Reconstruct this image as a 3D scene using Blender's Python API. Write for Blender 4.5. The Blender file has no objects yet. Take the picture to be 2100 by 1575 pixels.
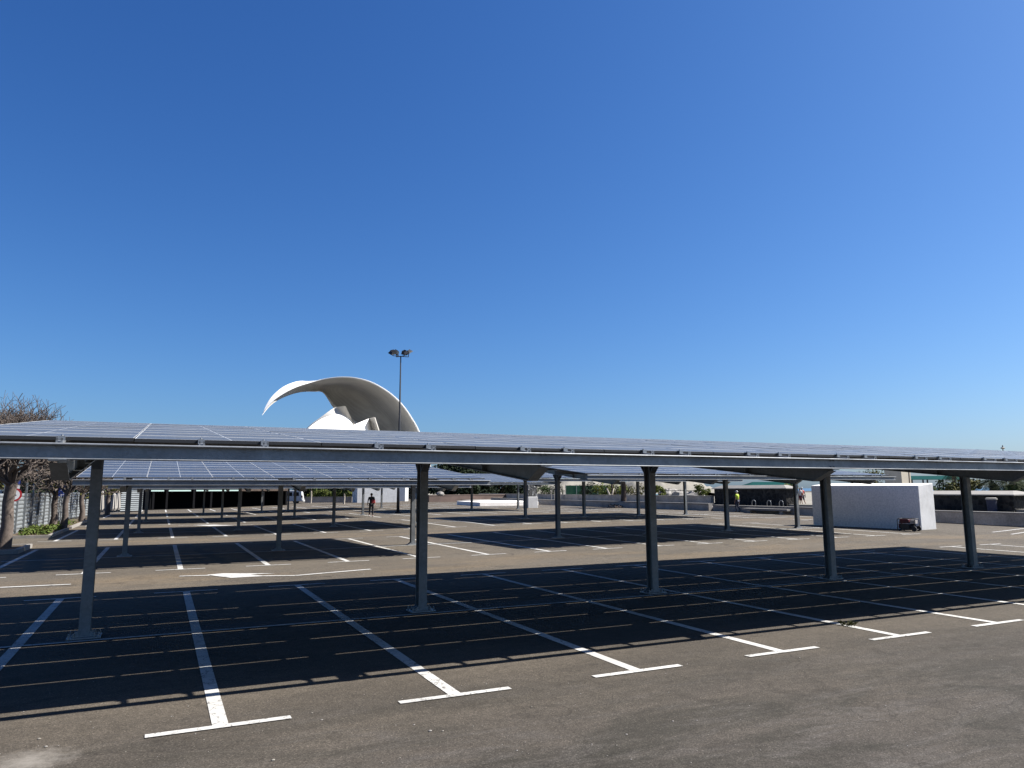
import bpy, math, random
from mathutils import Vector, Matrix

sc = bpy.context.scene
COL = sc.collection
R_ = math.radians

# ------------------------------------------------------------------ camera
F_PX, YAW, PITCH, ROLL, CAM_H = 1492.5615, 0.4462, 0.1437, -0.004, 2.1349
_f = Vector((math.sin(YAW) * math.cos(PITCH), math.cos(YAW) * math.cos(PITCH), math.sin(PITCH)))
_r = Vector((math.cos(YAW), -math.sin(YAW), 0))
_u = _r.cross(_f)
CR = _r * math.cos(ROLL) + _u * math.sin(ROLL)
CU = -_r * math.sin(ROLL) + _u * math.cos(ROLL)
CF = _f
cd = bpy.data.cameras.new('camera')
cam = bpy.data.objects.new('camera', cd)
COL.objects.link(cam)
cd.sensor_width = 36
cd.lens = F_PX / 2100 * 36
cd.clip_start = 0.05
cd.clip_end = 20000
M = Matrix((CR, CU, -CF)).transposed().to_4x4()
M.translation = Vector((0, 0, CAM_H))
cam.matrix_world = M
sc.camera = cam


def ss(t):
    t = max(0.0, min(1.0, t))
    return t * t * (3 - 2 * t)


def gz(x, y):
    """gentle rise of the car park towards the far right"""
    return min(.3, .0105 * max(0.0, y - 16)) * ss((x - 2) / 22)


# ------------------------------------------------------------------ helpers
def rayd(px, py):
    return CF + CR * ((px - 1050) / F_PX) + CU * ((787.5 - py) / F_PX)


def atdepth(px, py, d):
    return Vector((0, 0, CAM_H)) + rayd(px, py) * d


def cast(px, py, z=None):
    d = rayd(px, py)
    zz = z or 0.0
    for _ in range(40):
        t = (zz - CAM_H) / d.z
        p = Vector((0, 0, CAM_H)) + d * t
        if z is not None:
            return p
        zz = .5 * zz + .5 * gz(p.x, p.y)
    return p


class MB:
    def __init__(s):
        s.v = []; s.f = []; s.m = []

    def quad(s, a, b, c, d, m=0):
        n = len(s.v)
        s.v += [tuple(a), tuple(b), tuple(c), tuple(d)]
        s.f.append((n, n + 1, n + 2, n + 3)); s.m.append(m)

    def poly(s, pts, m=0):
        n = len(s.v)
        s.v += [tuple(p) for p in pts]
        s.f.append(tuple(range(n, n + len(pts)))); s.m.append(m)

    def box(s, x0, x1, y0, y1, z0, z1, m=0):
        n = len(s.v)
        s.v += [(x0, y0, z0), (x1, y0, z0), (x1, y1, z0), (x0, y1, z0), (x0, y0, z1), (x1, y0, z1), (x1, y1, z1), (x0, y1, z1)]
        for q in ((0, 3, 2, 1), (4, 5, 6, 7), (0, 1, 5, 4), (1, 2, 6, 5), (2, 3, 7, 6), (3, 0, 4, 7)):
            s.f.append(tuple(n + i for i in q)); s.m.append(m)

    def hexa(s, p, m=0):
        """eight points: bottom four anticlockwise, top four"""
        n = len(s.v)
        s.v += [tuple(a) for a in p]
        for q in ((0, 3, 2, 1), (4, 5, 6, 7), (0, 1, 5, 4), (1, 2, 6, 5), (2, 3, 7, 6), (3, 0, 4, 7)):
            s.f.append(tuple(n + i for i in q)); s.m.append(m)

    def prism(s, pts, off, m=0):
        """polygon pts extruded along off"""
        off = Vector(off)
        a = [Vector(p) for p in pts]
        b = [p + off for p in a]
        k = len(a)
        n = len(s.v)
        s.v += [tuple(p) for p in a + b]
        s.f.append(tuple(n + i for i in reversed(range(k)))); s.m.append(m)
        s.f.append(tuple(n + k + i for i in range(k))); s.m.append(m)
        for i in range(k):
            j = (i + 1) % k
            s.f.append((n + i, n + j, n + k + j, n + k + i)); s.m.append(m)

    def bar(s, a, b, w, h=None, m=0):
        a = Vector(a); b = Vector(b); h = h or w
        d = (b - a).normalized()
        u = Vector((0, 0, 1)) if abs(d.z) < .95 else Vector((1, 0, 0))
        x = d.cross(u).normalized() * w / 2
        y = x.cross(d).normalized() * h / 2
        s.hexa([a - x - y, a + x - y, a + x + y, a - x + y, b - x - y, b + x - y, b + x + y, b - x + y], m)

    def tube(s, pts, rad, k=8, m=0, cap=True):
        pts = [Vector(p) for p in pts]
        if not isinstance(rad, (list, tuple)):
            rad = [rad] * len(pts)
        n0 = len(s.v)
        px = None
        for i, p in enumerate(pts):
            d = (pts[min(i + 1, len(pts) - 1)] - pts[max(i - 1, 0)])
            d = d.normalized() if d.length > 1e-9 else Vector((0, 0, 1))
            if px is None:
                u = Vector((0, 0, 1)) if abs(d.z) < .9 else Vector((1, 0, 0))
                px = d.cross(u).normalized()
            else:
                px = (px - d * px.dot(d)).normalized()
            py = d.cross(px)
            for j in range(k):
                a = 2 * math.pi * j / k
                s.v.append(tuple(p + (px * math.cos(a) + py * math.sin(a)) * rad[i]))
        for i in range(len(pts) - 1):
            for j in range(k):
                a = n0 + i * k + j; b = n0 + i * k + (j + 1) % k
                s.f.append((a, b, b + k, a + k)); s.m.append(m)
        if cap:
            s.f.append(tuple(n0 + j for j in reversed(range(k)))); s.m.append(m)
            e = n0 + (len(pts) - 1) * k
            s.f.append(tuple(e + j for j in range(k))); s.m.append(m)

    def lathe(s, prof, k=16, c=(0, 0, 0), m=0):
        n0 = len(s.v)
        for r, z in prof:
            for j in range(k):
                a = 2 * math.pi * j / k
                s.v.append((c[0] + r * math.cos(a), c[1] + r * math.sin(a), c[2] + z))
        for i in range(len(prof) - 1):
            for j in range(k):
                a = n0 + i * k + j; b = n0 + i * k + (j + 1) % k
                s.f.append((a, b, b + k, a + k)); s.m.append(m)

    def ball(s, c, r, k=10, m=0, sq=(1, 1, 1)):
        prof = []
        n = k // 2 + 1
        n0 = len(s.v)
        for i in range(n + 1):
            t = -math.pi / 2 + math.pi * i / n
            for j in range(k):
                a = 2 * math.pi * j / k
                s.v.append((c[0] + r * sq[0] * math.cos(t) * math.cos(a), c[1] + r * sq[1] * math.cos(t) * math.sin(a), c[2] + r * sq[2] * math.sin(t)))
        for i in range(n):
            for j in range(k):
                a = n0 + i * k + j; b = n0 + i * k + (j + 1) % k
                s.f.append((a, b, b + k, a + k)); s.m.append(m)

    def mesh(s, name, mats, smooth=False):
        me = bpy.data.meshes.new(name)
        me.from_pydata(s.v, [], s.f)
        if not isinstance(mats, (list, tuple)):
            mats = [mats]
        for mm in mats:
            me.materials.append(mm)
        me.polygons.foreach_set('material_index', s.m)
        if smooth:
            me.polygons.foreach_set('use_smooth', [True] * len(s.f))
        me.update()
        return me

    def build(s, name, mats, parent=None, loc=None, smooth=False, rot=None):
        return place(name, s.mesh(name, mats, smooth), parent, loc, rot)


def place(name, me, parent=None, loc=None, rot=None):
    o = bpy.data.objects.new(name, me)
    COL.objects.link(o)
    if parent:
        o.parent = parent
    if loc is not None:
        o.location = loc
    if rot is not None:
        o.rotation_euler = rot
    return o


def tag(o, label, cat, group=None):
    o['label'] = label; o['category'] = cat
    if group:
        o['group'] = group
    return o


def thing(name, label, cat, loc=(0, 0, 0), rz=0, group=None):
    o = bpy.data.objects.new(name, None)
    COL.objects.link(o)
    o.location = loc; o.rotation_euler = (0, 0, rz)
    o.empty_display_size = .2
    return tag(o, label, cat, group)


def structure(o):
    o['kind'] = 'structure'
    return o


# ------------------------------------------------------------------ materials
class NT:
    def __init__(s, name):
        s.mat = bpy.data.materials.new(name)
        s.mat.use_nodes = True
        s.t = s.mat.node_tree
        s.b = s.t.nodes['Principled BSDF']
        s._tc = None

    def n(s, typ, **kw):
        o = s.t.nodes.new(typ)
        for k, v in kw.items():
            setattr(o, k, v)
        return o

    def l(s, a, b):
        s.t.links.new(a, b)

    @property
    def tc(s):
        if not s._tc:
            s._tc = s.n('ShaderNodeTexCoord')
        return s._tc

    def co(s, scale=(1, 1, 1), loc=(0, 0, 0), rot=(0, 0, 0)):
        m = s.n('ShaderNodeMapping')
        m.inputs['Scale'].default_value = scale
        m.inputs['Location'].default_value = loc
        m.inputs['Rotation'].default_value = rot
        s.l(s.tc.outputs['Object'], m.inputs['Vector'])
        return m.outputs[0]

    def noise(s, scale, detail=4, rough=.55, co=None, dist=0):
        o = s.n('ShaderNodeTexNoise')
        o.inputs['Scale'].default_value = scale
        o.inputs['Detail'].default_value = detail
        o.inputs['Roughness'].default_value = rough
        o.inputs['Distortion'].default_value = dist
        s.l(co if co is not None else s.tc.outputs['Object'], o.inputs['Vector'])
        return o.outputs['Fac']

    def vor(s, scale, feature='F1', out='Distance', co=None, rnd=1):
        o = s.n('ShaderNodeTexVoronoi', feature=feature)
        o.inputs['Scale'].default_value = scale
        o.inputs['Randomness'].default_value = rnd
        s.l(co if co is not None else s.tc.outputs['Object'], o.inputs['Vector'])
        return o.outputs[out]

    def ramp(s, fac, stops):
        o = s.n('ShaderNodeValToRGB')
        e = o.color_ramp.elements
        while len(e) < len(stops):
            e.new(.5)
        for i, (p, c) in enumerate(stops):
            e[i].position = p
            e[i].color = (c, c, c, 1) if isinstance(c, (int, float)) else tuple(c) + (1,)
        s.l(fac, o.inputs['Fac'])
        return o.outputs['Color']

    def mix(s, fac, a, b, mode='MIX'):
        o = s.n('ShaderNodeMix', data_type='RGBA', blend_type=mode)
        for sock, v in ((o.inputs[0], fac), (o.inputs[6], a), (o.inputs[7], b)):
            if hasattr(v, 'node'):
                s.l(v, sock)
            elif isinstance(v, (int, float)):
                sock.default_value = v if sock == o.inputs[0] else (v, v, v, 1)
            else:
                sock.default_value = tuple(v) + (1,)
        return o.outputs[2]

    def math(s, op, a, b=0.0, clamp=False):
        o = s.n('ShaderNodeMath', operation=op, use_clamp=clamp)
        for i, v in enumerate((a, b)):
            if hasattr(v, 'node'):
                s.l(v, o.inputs[i])
            else:
                o.inputs[i].default_value = v
        return o.outputs[0]

    def bump(s, h, strength=.3, dist=.02):
        o = s.n('ShaderNodeBump')
        o.inputs['Strength'].default_value = strength
        o.inputs['Distance'].default_value = dist
        s.l(h, o.inputs['Height'])
        s.l(o.outputs[0], s.b.inputs['Normal'])

    def base(s, c):
        if hasattr(c, 'node'):
            s.l(c, s.b.inputs['Base Color'])
        else:
            s.b.inputs['Base Color'].default_value = tuple(c) + (1,)

    def set(s, rough=None, metal=None, spec=None, coat=None):
        if rough is not None:
            if hasattr(rough, 'node'):
                s.l(rough, s.b.inputs['Roughness'])
            else:
                s.b.inputs['Roughness'].default_value = rough
        if metal is not None:
            s.b.inputs['Metallic'].default_value = metal
        if spec is not None:
            s.b.inputs['Specular IOR Level'].default_value = spec
        if coat is not None:
            s.b.inputs['Coat Weight'].default_value = coat


def simple(name, c, rough=.6, metal=0, var=.25, scale=3., bump=0, spec=.5, fine=None):
    t = NT(name)
    c = Vector(c)
    col = t.ramp(t.noise(scale, 5, .6), [(.3, c * (1 - var)), (.7, c * (1 + var))])
    if fine:
        col = t.mix(.35, col, t.ramp(t.noise(fine, 3, .7), [(.3, c * .5), (.7, c * 1.5)]))
    t.base(col)
    t.set(rough, metal, spec)
    if bump:
        t.bump(t.noise(scale * 6, 4), bump, .02)
    return t.mat


MT = {}


def asphalt():
    t = NT('asphalt')
    big = t.noise(.16, 5, .62, t.co((1, .8, 1)), .6)
    col = t.ramp(big, [(.32, (0.0481, 0.0416, 0.0345)), (.5, (0.0641, 0.0545, 0.0434)), (.7, (0.0785, 0.0659, 0.0504))])
    # streaky wear along the lanes
    st = t.noise(.5, 6, .68, t.co((.45, 2.2, 1), rot=(0, 0, .08)), .4)
    col = t.mix(t.ramp(st, [(.38, 0), (.7, .62)]), col, (0.1001, 0.0840, 0.0649))
    st2 = t.noise(.42, 5, .65, t.co((.6, 1.5, 1), loc=(7, 3, 0), rot=(0, 0, -.25)), .5)
    col = t.mix(t.ramp(st2, [(.48, 0), (.72, .55)]), col, (0.0289, 0.0258, 0.0214))
    # warm dust drifted into the lanes
    geo = t.tc.outputs['Object']
    sep = t.n('ShaderNodeSeparateXYZ'); t.l(geo, sep.inputs[0])
    lane = t.math('MULTIPLY', t.math('SUBTRACT', sep.outputs['Y'], 5.05), 1 / 14.85)
    fr = t.math('FRACT', lane)
    ln = t.math('ABSOLUTE', t.math('SUBTRACT', fr, .5))
    lm = t.ramp(ln, [(.33, 0), (.45, 1)])
    du = t.ramp(t.noise(.33, 4, .6, t.co((.5, 1.6, 1), loc=(2, 9, 0)), .3), [(.42, 0), (.68, .75)])
    yr = t.math('MULTIPLY', sep.outputs['Y'], .05)
    far_ = t.ramp(yr, [(.5, 0), (.8, 1)])
    lm = t.mix(1, lm, far_, 'MULTIPLY')
    col = t.mix(t.mix(1, far_, t.ramp(t.noise(.25, 4), [(.3, .25), (.7, .6)]), 'MULTIPLY'), col, (0.1068, 0.0917, 0.0724))
    # scuffed, mottled turning area in front of the first bays
    near_ = t.ramp(yr, [(.26, 1), (.42, 0)])
    col = t.mix(t.mix(1, near_, .55, 'MULTIPLY'), col, t.ramp(t.noise(.6, 5, .65, t.co(loc=(4, 4, 0))), [(.3, (.034, .030, .027)), (.7, (.056, .050, .045))]))
    sc1 = t.noise(.75, 7, .7, t.co((.55, 1.7, 1), loc=(3, 1, 0), rot=(0, 0, .5)), .9)
    col = t.mix(t.mix(1, near_, t.ramp(sc1, [(.43, 0), (.60, .95)]), 'MULTIPLY'), col, (0.0327, 0.0299, 0.0244))
    sc2 = t.noise(1.3, 8, .75, t.co((.5, 2.2, 1), loc=(8, 5, 0), rot=(0, 0, .42)), 1.1)
    col = t.mix(t.mix(1, near_, t.ramp(sc2, [(.50, 0), (.66, .95)]), 'MULTIPLY'), col, (.072, .0645, .0575))
    col = t.mix(t.mix(1, lm, du, 'MULTIPLY'), col, (0.1321, 0.1006, 0.0656))
    # blotchy oil and tyre marks
    bl = t.noise(1.1, 4, .6, None, .8)
    col = t.mix(t.ramp(bl, [(.58, 0), (.74, .55)]), col, (0.0289, 0.0250, 0.0208))
    # mid-size mottling
    mo = t.noise(7., 5, .7)
    col = t.mix(.45, col, t.mix(1, col, t.ramp(mo, [(.3, .65), (.72, 1.35)]), 'MULTIPLY'))
    # aggregate
    ag = t.vor(110, 'F1', 'Color')
    agb = t.n('ShaderNodeSeparateColor'); t.l(ag, agb.inputs[0])
    col = t.mix(.75, col, t.mix(1, col, t.ramp(agb.outputs[0], [(0, .5), (.55, .95), (.94, 1.3), (1, 2.3)]), 'MULTIPLY'))
    ag2 = t.noise(48, 3, .75)
    col = t.mix(.6, col, t.mix(1, col, t.ramp(ag2, [(.32, .65), (.68, 1.35)]), 'MULTIPLY'))
    # cracks
    wob = t.n('ShaderNodeVectorMath', operation='ADD')
    nz = t.n('ShaderNodeTexNoise'); nz.inputs['Scale'].default_value = 1.6; nz.inputs['Detail'].default_value = 6
    t.l(geo, nz.inputs['Vector'])
    sc_ = t.n('ShaderNodeVectorMath', operation='SCALE'); sc_.inputs['Scale'].default_value = .8
    t.l(nz.outputs['Color'], sc_.inputs[0])
    t.l(geo, wob.inputs[0]); t.l(sc_.outputs[0], wob.inputs[1])
    ck = t.vor(.55, 'DISTANCE_TO_EDGE', 'Distance', wob.outputs[0])
    ck2 = t.vor(2.1, 'DISTANCE_TO_EDGE', 'Distance', wob.outputs[0])
    m1 = t.ramp(ck, [(.002, 1), (.007, 0)])
    m2 = t.mix(1, t.ramp(ck2, [(.004, 1), (.016, 0)]), t.ramp(t.noise(.3, 2), [(.5, 0), (.62, 1)]), 'MULTIPLY')
    cm = t.mix(1, t.mix(1, m1, t.ramp(t.noise(.45, 2, .5, t.co(loc=(5, 5, 0))), [(.46, 0), (.56, .9)]), 'MULTIPLY'), m2, 'ADD')
    col = t.mix(t.math('MULTIPLY', cm, .5), col, (0.0177, 0.0151, 0.0124))
    # spill of pale dust by the near left corner
    p = cast(58, 1562)
    dv = t.n('ShaderNodeVectorMath', operation='DISTANCE')
    t.l(geo, dv.inputs[0]); dv.inputs[1].default_value = p
    sp = t.ramp(t.math('ADD', dv.outputs['Value'], t.math('MULTIPLY', t.noise(9, 4, .7), .5)), [(.25, .7), (.62, 0)])
    col = t.mix(sp, col, (0.2242, 0.2044, 0.1796))
    t.base(col)
    t.set(.9, 0, .12)
    t.bump(t.mix(.5, agb.outputs[0], mo), .35, .006)
    return t.mat


def paint():
    t = NT('road_paint')
    a = t.noise(5, 6, .7)
    wear = t.ramp(a, [(.60, 0), (.70, 1)])
    nz = t.n('ShaderNodeTexNoise'); nz.inputs['Scale'].default_value = 5; nz.inputs['Detail'].default_value = 5
    t.l(t.tc.outputs['Object'], nz.inputs['Vector'])
    sc_ = t.n('ShaderNodeVectorMath', operation='SCALE'); sc_.inputs['Scale'].default_value = .35
    t.l(nz.outputs['Color'], sc_.inputs[0])
    wob = t.n('ShaderNodeVectorMath', operation='ADD')
    t.l(t.tc.outputs['Object'], wob.inputs[0]); t.l(sc_.outputs[0], wob.inputs[1])
    ck = t.ramp(t.vor(5, 'DISTANCE_TO_EDGE', 'Distance', wob.outputs[0]), [(.008, .9), (.03, 0)])
    ck = t.mix(1, ck, t.ramp(t.noise(.8, 2), [(.42, 0), (.55, 1)]), 'MULTIPLY')
    c = t.ramp(t.noise(1.3, 4), [(.3, (.34, .33, .31)), (.7, (.46, .45, .425))])
    c = t.mix(t.mix(1, wear, ck, 'LIGHTEN'), c, (.06, .055, .048))
    c = t.mix(.3, c, t.mix(1, c, t.ramp(t.noise(40, 2), [(.3, .7), (.7, 1.2)]), 'MULTIPLY'))
    t.base(c); t.set(.75, 0, .3)
    return t.mat


def steel(name, c, rough=.5):
    t = NT(name)
    c = Vector(c)
    col = t.ramp(t.noise(1.6, 5, .6, t.co((1, 1, 1))), [(.3, c * .82), (.7, c * 1.15)])
    sp = t.vor(28, 'F1', 'Color')
    sx = t.n('ShaderNodeSeparateColor'); t.l(sp, sx.inputs[0])
    col = t.mix(.3, col, t.mix(1, col, t.ramp(sx.outputs[0], [(0, .7), (1, 1.3)]), 'MULTIPLY'))
    t.base(col)
    t.set(t.ramp(t.noise(3, 3), [(.3, rough - .1), (.7, rough + .12)]), .55, .5)
    return t.mat


def glass_panel(pw, ph, dust=1.0):
    """photovoltaic laminate: cells, half-cut gap, dust"""
    t = NT('solar_cells')
    sep = t.n('ShaderNodeSeparateXYZ'); t.l(t.tc.outputs['Object'], sep.inputs[0])

    def grid(sock, pitch, w):
        fr = t.math('FRACT', t.math('MULTIPLY', sock, 1 / pitch))
        d = t.math('ABSOLUTE', t.math('SUBTRACT', fr, .5))
        return t.math('GREATER_THAN', d, .5 - w / pitch / 2)
    gx = grid(t.math('ADD', sep.outputs['X'], 5.0 * pw), pw / 20, .0022)
    gy = grid(t.math('ADD', sep.outputs['Y'], 5.0 * ph), ph / 6, .004)
    mid = t.math('LESS_THAN', t.math('ABSOLUTE', sep.outputs['X']), .0055)
    rnd = t.n('ShaderNodeObjectInfo')
    cell = t.ramp(rnd.outputs['Random'], [(0, (.007, .012, .028)), (1, (.013, .021, .044))])
    c = t.mix(t.math('MULTIPLY', gx, .3), cell, (.20, .23, .27))
    c = t.mix(t.math('MULTIPLY', gy, .5), c, (.30, .33, .37))
    c = t.mix(mid, c, (.40, .42, .44))
    du = t.noise(2.2, 5, .6)
    c = t.mix(t.ramp(du, [(.3, .2 * dust), (.75, .42 * dust)]), c, (.185, .192, .172))
    t.base(c)
    t.set(t.ramp(du, [(.3, .30), (.7, .46)]), 0, .42)
    return t.mat


MT['asphalt'] = asphalt()
MT['paint'] = paint()
MT['steel'] = steel('painted_steel', (.205, .215, .22), .5)
MT['steel_light'] = steel('galvanised_steel', (.26, .27, .275), .45)
MT['alu'] = simple('aluminium_frame', (.52, .53, .53), .5, .2, .08, 4)
MT['frame_side'] = simple('shaded_frame_side', (.025, .026, .028), .6, .2, .1)  # frame sides coloured near-black to stand in for their shade
MT['back'] = simple('panel_backsheet', (.10, .10, .105), .6, 0, .05)
MT['patch'] = simple('trench_patch', (.035, .033, .031), .9, 0, .3, 2, .2, .3, 40)
MT['white_wall'] = simple('white_render', (.80, .75, .68), .85, 0, .06, .9, .08, .3, 14)


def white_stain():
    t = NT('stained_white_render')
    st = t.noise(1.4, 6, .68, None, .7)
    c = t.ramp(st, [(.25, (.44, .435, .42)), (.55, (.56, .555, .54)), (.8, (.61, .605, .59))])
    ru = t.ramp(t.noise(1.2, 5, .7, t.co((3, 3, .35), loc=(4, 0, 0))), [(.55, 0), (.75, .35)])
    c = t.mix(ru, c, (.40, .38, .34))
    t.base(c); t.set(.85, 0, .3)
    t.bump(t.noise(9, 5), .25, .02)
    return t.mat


MT['white_stain'] = white_stain()


def lava():
    t = NT('lava_masonry')
    d = t.vor(3.1, 'DISTANCE_TO_EDGE', 'Distance')
    cc = t.vor(3.1, 'F1', 'Color')
    sx = t.n('ShaderNodeSeparateColor'); t.l(cc, sx.inputs[0])
    st = t.ramp(sx.outputs[0], [(0, (.005, .005, .005)), (.6, (.014, .0135, .013)), (1, (.032, .03, .027))])
    st = t.mix(.5, st, t.mix(1, st, t.ramp(t.noise(14, 4, .7), [(.3, .4), (.7, 1.6)]), 'MULTIPLY'))
    c = t.mix(t.ramp(d, [(.03, 1), (.07, 0)]), st, (.022, .021, .019))
    t.base(c); t.set(.9, 0, .3)
    t.bump(d, .8, .08)
    return t.mat


MT['lava'] = lava()
MT['concrete'] = simple('concrete', (.22, .205, .185), .85, 0, .2, .8, .15, .3, 16)
MT['concrete_dark'] = simple('weathered_concrete', (.30, .27, .235), .9, 0, .45, .9, .2, .3, 9)
MT['bark'] = simple('pale_bark', (.095, .076, .064), .9, 0, .5, 4, .5, .3, 22)
MT['bark_dark'] = simple('dark_bark', (.07, .05, .038), .9, 0, .4, 5, .5, .3)
MT['bark_pale'] = simple('ashen_bark', (.30, .265, .22), .9, 0, .25, 5, .3, .3)
MT['soil'] = simple('dry_soil', (.09, .066, .045), .95, 0, .35, 1.5, .4, .2, 20)
MT['sand'] = simple('pale_sand', (.20, .185, .155), .95, 0, .25, .25, .1, .2, 3)
MT['mast'] = simple('mast_paint', (.022, .025, .032), .75, 0, .1, 3, 0, .15)
MT['pitch'] = simple('interior_shade_black', (.005, .005, .006), .95, 0, .2, 3, 0, .1)  # near-black colour stands in for the shade inside the shelter
MT['black'] = simple('black_rubber', (.018, .018, .019), .7, 0, .15)
MT['dark_metal'] = simple('dark_metal', (.03, .032, .036), .45, .4, .2)
MT['red_paint'] = simple('red_enamel', (.065, .010, .011), .35, 0, .15)
MT['white_paint'] = simple('white_enamel', (0.464, 0.464, 0.458), .3, 0, .03)
MT['car_glass'] = simple('tinted_glass', (.012, .014, .017), .08, 0, .05)
MT['teal'] = simple('teal_roof', (.004, .045, .043), .95, 0, .15, 3, 0, .05)
MT['cream'] = simple('cream_render', (.46, .41, .32), .85, 0, .15, .5)
MT['sheet'] = simple('galvanised_sheet', (.20, .215, .22), .5, .35, .2, .7, 0, .5, 6)
MT['sign_blue'] = simple('sign_blue', (0.009, 0.029, 0.174), .4, 0, .05)
MT['sign_red'] = simple('sign_red', (0.244, 0.009, 0.014), .4, 0, .05)
MT['sign_white'] = simple('sign_white', (0.435, 0.435, 0.435), .4, 0, .04)
MT['grey_metal'] = simple('grey_metal', (0.186, 0.197, 0.203), .5, .5, .1)
MT['skin'] = simple('skin', (0.209, 0.116, 0.075), .55, 0, .08)
MT['hair'] = simple('dark_hair', (.015, .012, .010), .6, 0, .2)
MT['cap_white'] = simple('white_cap', (0.406, 0.400, 0.383), .8, 0, .06)
MT['cloth_dark'] = simple('charcoal_cloth', (.018, .018, .020), .9, 0, .2, 8)
MT['cloth_navy'] = simple('navy_cloth', (.02, .024, .045), .9, 0, .2, 8)
MT['cloth_red'] = simple('red_cloth', (0.302, 0.029, 0.029), .85, 0, .15, 8)
MT['cloth_white'] = simple('white_cloth', (0.418, 0.406, 0.400), .85, 0, .08, 8)
MT['cloth_maroon'] = simple('maroon_cloth', (.10, .015, .022), .85, 0, .15, 8)
MT['hi_vis'] = simple('hi_vis_yellow', (0.319, 0.435, 0.017), .8, 0, .08, 8)
MT['parasol'] = simple('parasol_canvas', (.34, .32, .29), .9, 0, .12, 2)
MT['wing_white'] = simple('white_tile_shell', (.74, .725, .69), .9, 0, .03, .1)


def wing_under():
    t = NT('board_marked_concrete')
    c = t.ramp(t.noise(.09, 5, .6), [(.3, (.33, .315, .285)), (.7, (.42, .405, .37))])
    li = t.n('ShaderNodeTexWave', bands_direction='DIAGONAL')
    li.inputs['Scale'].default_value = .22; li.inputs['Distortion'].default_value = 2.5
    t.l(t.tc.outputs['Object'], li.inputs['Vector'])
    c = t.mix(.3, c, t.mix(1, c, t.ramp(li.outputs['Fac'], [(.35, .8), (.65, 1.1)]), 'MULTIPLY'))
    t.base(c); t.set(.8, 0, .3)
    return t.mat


MT['wing_under'] = wing_under()
MT['green_stripe'] = simple('pale_green_board', (.34, .46, .42), .6, 0, .06)
MT['turquoise'] = simple('pool_water', (0.029, 0.197, 0.244), .12, 0, .1, .2)


def sea_mat():
    t = NT('sea_water')
    t.base(t.ramp(t.noise(.02, 3), [(.3, (.012, .05, .11)), (.7, (.018, .065, .13))]))
    t.set(.18)
    t.bump(t.noise(.6, 4), .3, .3)
    return t.mat


MT['sea'] = sea_mat()


def leaf(name, c1, c2, sc_=1.5):
    t = NT(name)
    n = t.noise(sc_, 4, .7)
    f = t.noise(sc_ * 9, 2, .6)
    c1, c2 = Vector(c1) * .55, Vector(c2) * .55
    c = t.ramp(n, [(.3, c1), (.7, c2)])
    c = t.mix(.5, c, t.mix(1, c, t.ramp(f, [(.3, .5), (.7, 1.5)]), 'MULTIPLY'))
    t.base(c); t.set(.85, 0, .12)
    t.b.inputs['Subsurface Weight'].default_value = 0
    return t.mat


MT['leaf_dark'] = leaf('dark_leaf', (.010, .020, .010), (.030, .048, .020), .8)
MT['leaf_mid'] = leaf('mid_leaf', (.03, .06, .02), (.08, .12, .03), 1)
MT['leaf_lime'] = leaf('lime_leaf', (.10, .13, .025), (.20, .22, .05), 1)
MT['leaf_olive'] = leaf('olive_leaf', (.07, .075, .02), (.16, .15, .04), 1)
MT['leaf_cover'] = leaf('ground_leaf', (.06, .11, .02), (.17, .20, .05), 3)
MT['palm'] = leaf('palm_frond', (.03, .05, .016), (.075, .095, .03), 2)

# ------------------------------------------------------------------ setting
random.seed(4)


def axis(a, b, fine, far):
    xs = [-far, -far * .4, -far * .12, -far * .04]
    x = a
    xs = [v for v in xs if v < a - 2]
    while x <= b + 1e-6:
        xs.append(x); x += fine
    xs += [v for v in (far * .04, far * .12, far * .4, far) if v > b + 2]
    return xs


def build_ground():
    xs = axis(-20, 60, 1.0, 6000)
    ys = axis(-6, 100, 1.0, 6000)
    v = [(x, y, gz(x, y)) for y in ys for x in xs]
    nx = len(xs)
    f = [(j * nx + i, j * nx + i + 1, (j + 1) * nx + i + 1, (j + 1) * nx + i) for j in range(len(ys) - 1) for i in range(nx - 1)]
    me = bpy.data.meshes.new('ground')
    me.from_pydata(v, [], f)
    me.materials.append(MT['asphalt'])
    structure(place('ground', me))


build_ground()


def strip(mb, a, b, w, off=.006, m=0):
    a = Vector(a[:2]); b = Vector(b[:2])
    n = max(1, int((b - a).length / 1.0))
    d = (b - a).normalized(); s = Vector((-d.y, d.x)) * w / 2
    pr = None
    for i in range(n + 1):
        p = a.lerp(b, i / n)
        l = p + s; r = p - s
        cur = ((l.x, l.y, gz(l.x, l.y) + off), (r.x, r.y, gz(r.x, r.y) + off))
        if pr:
            mb.quad(pr[1], cur[1], cur[0], pr[0], m)
        pr = cur


ROW0, ROWP = 12.78, 14.85
STX, STP = -1.68, 2.3
rows = [ROW0 + ROWP * k for k in range(6)]
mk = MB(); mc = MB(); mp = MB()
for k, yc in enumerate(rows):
    y0, y1 = yc - 5.30, yc + 4.66
    i0, i1 = -1, (13 if k == 0 else 14 if k == 1 else 16)
    for i in range(i0, i1 + 1):
        x = STX + STP * i
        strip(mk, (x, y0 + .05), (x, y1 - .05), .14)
        for yy in (y0, y1):
            strip(mc, (x - .62, yy), (x + .62, yy), .10, .009)
    xa, xb = STX - 2.6, STX + STP * i1 + .6
    strip(mc, (xa, yc - .33), (xb, yc - .33), .10, .010)
    strip(mp, (xa, yc - .05), (xb, yc - .05), .55, .003)
# stalls against the low wall on the right
for y in range(34, 92, 3):
    strip(mk, (35.8, y - .4), (40.6, y), .13)
    strip(mc, (35.8, y - 1.0), (35.8, y + .2), .1, .009)
strip(mc, (35.2, 21.6), (41, 23.0), .12)
strip(mc, (34.6, 20.4), (40.4, 22.0), .12)
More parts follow.
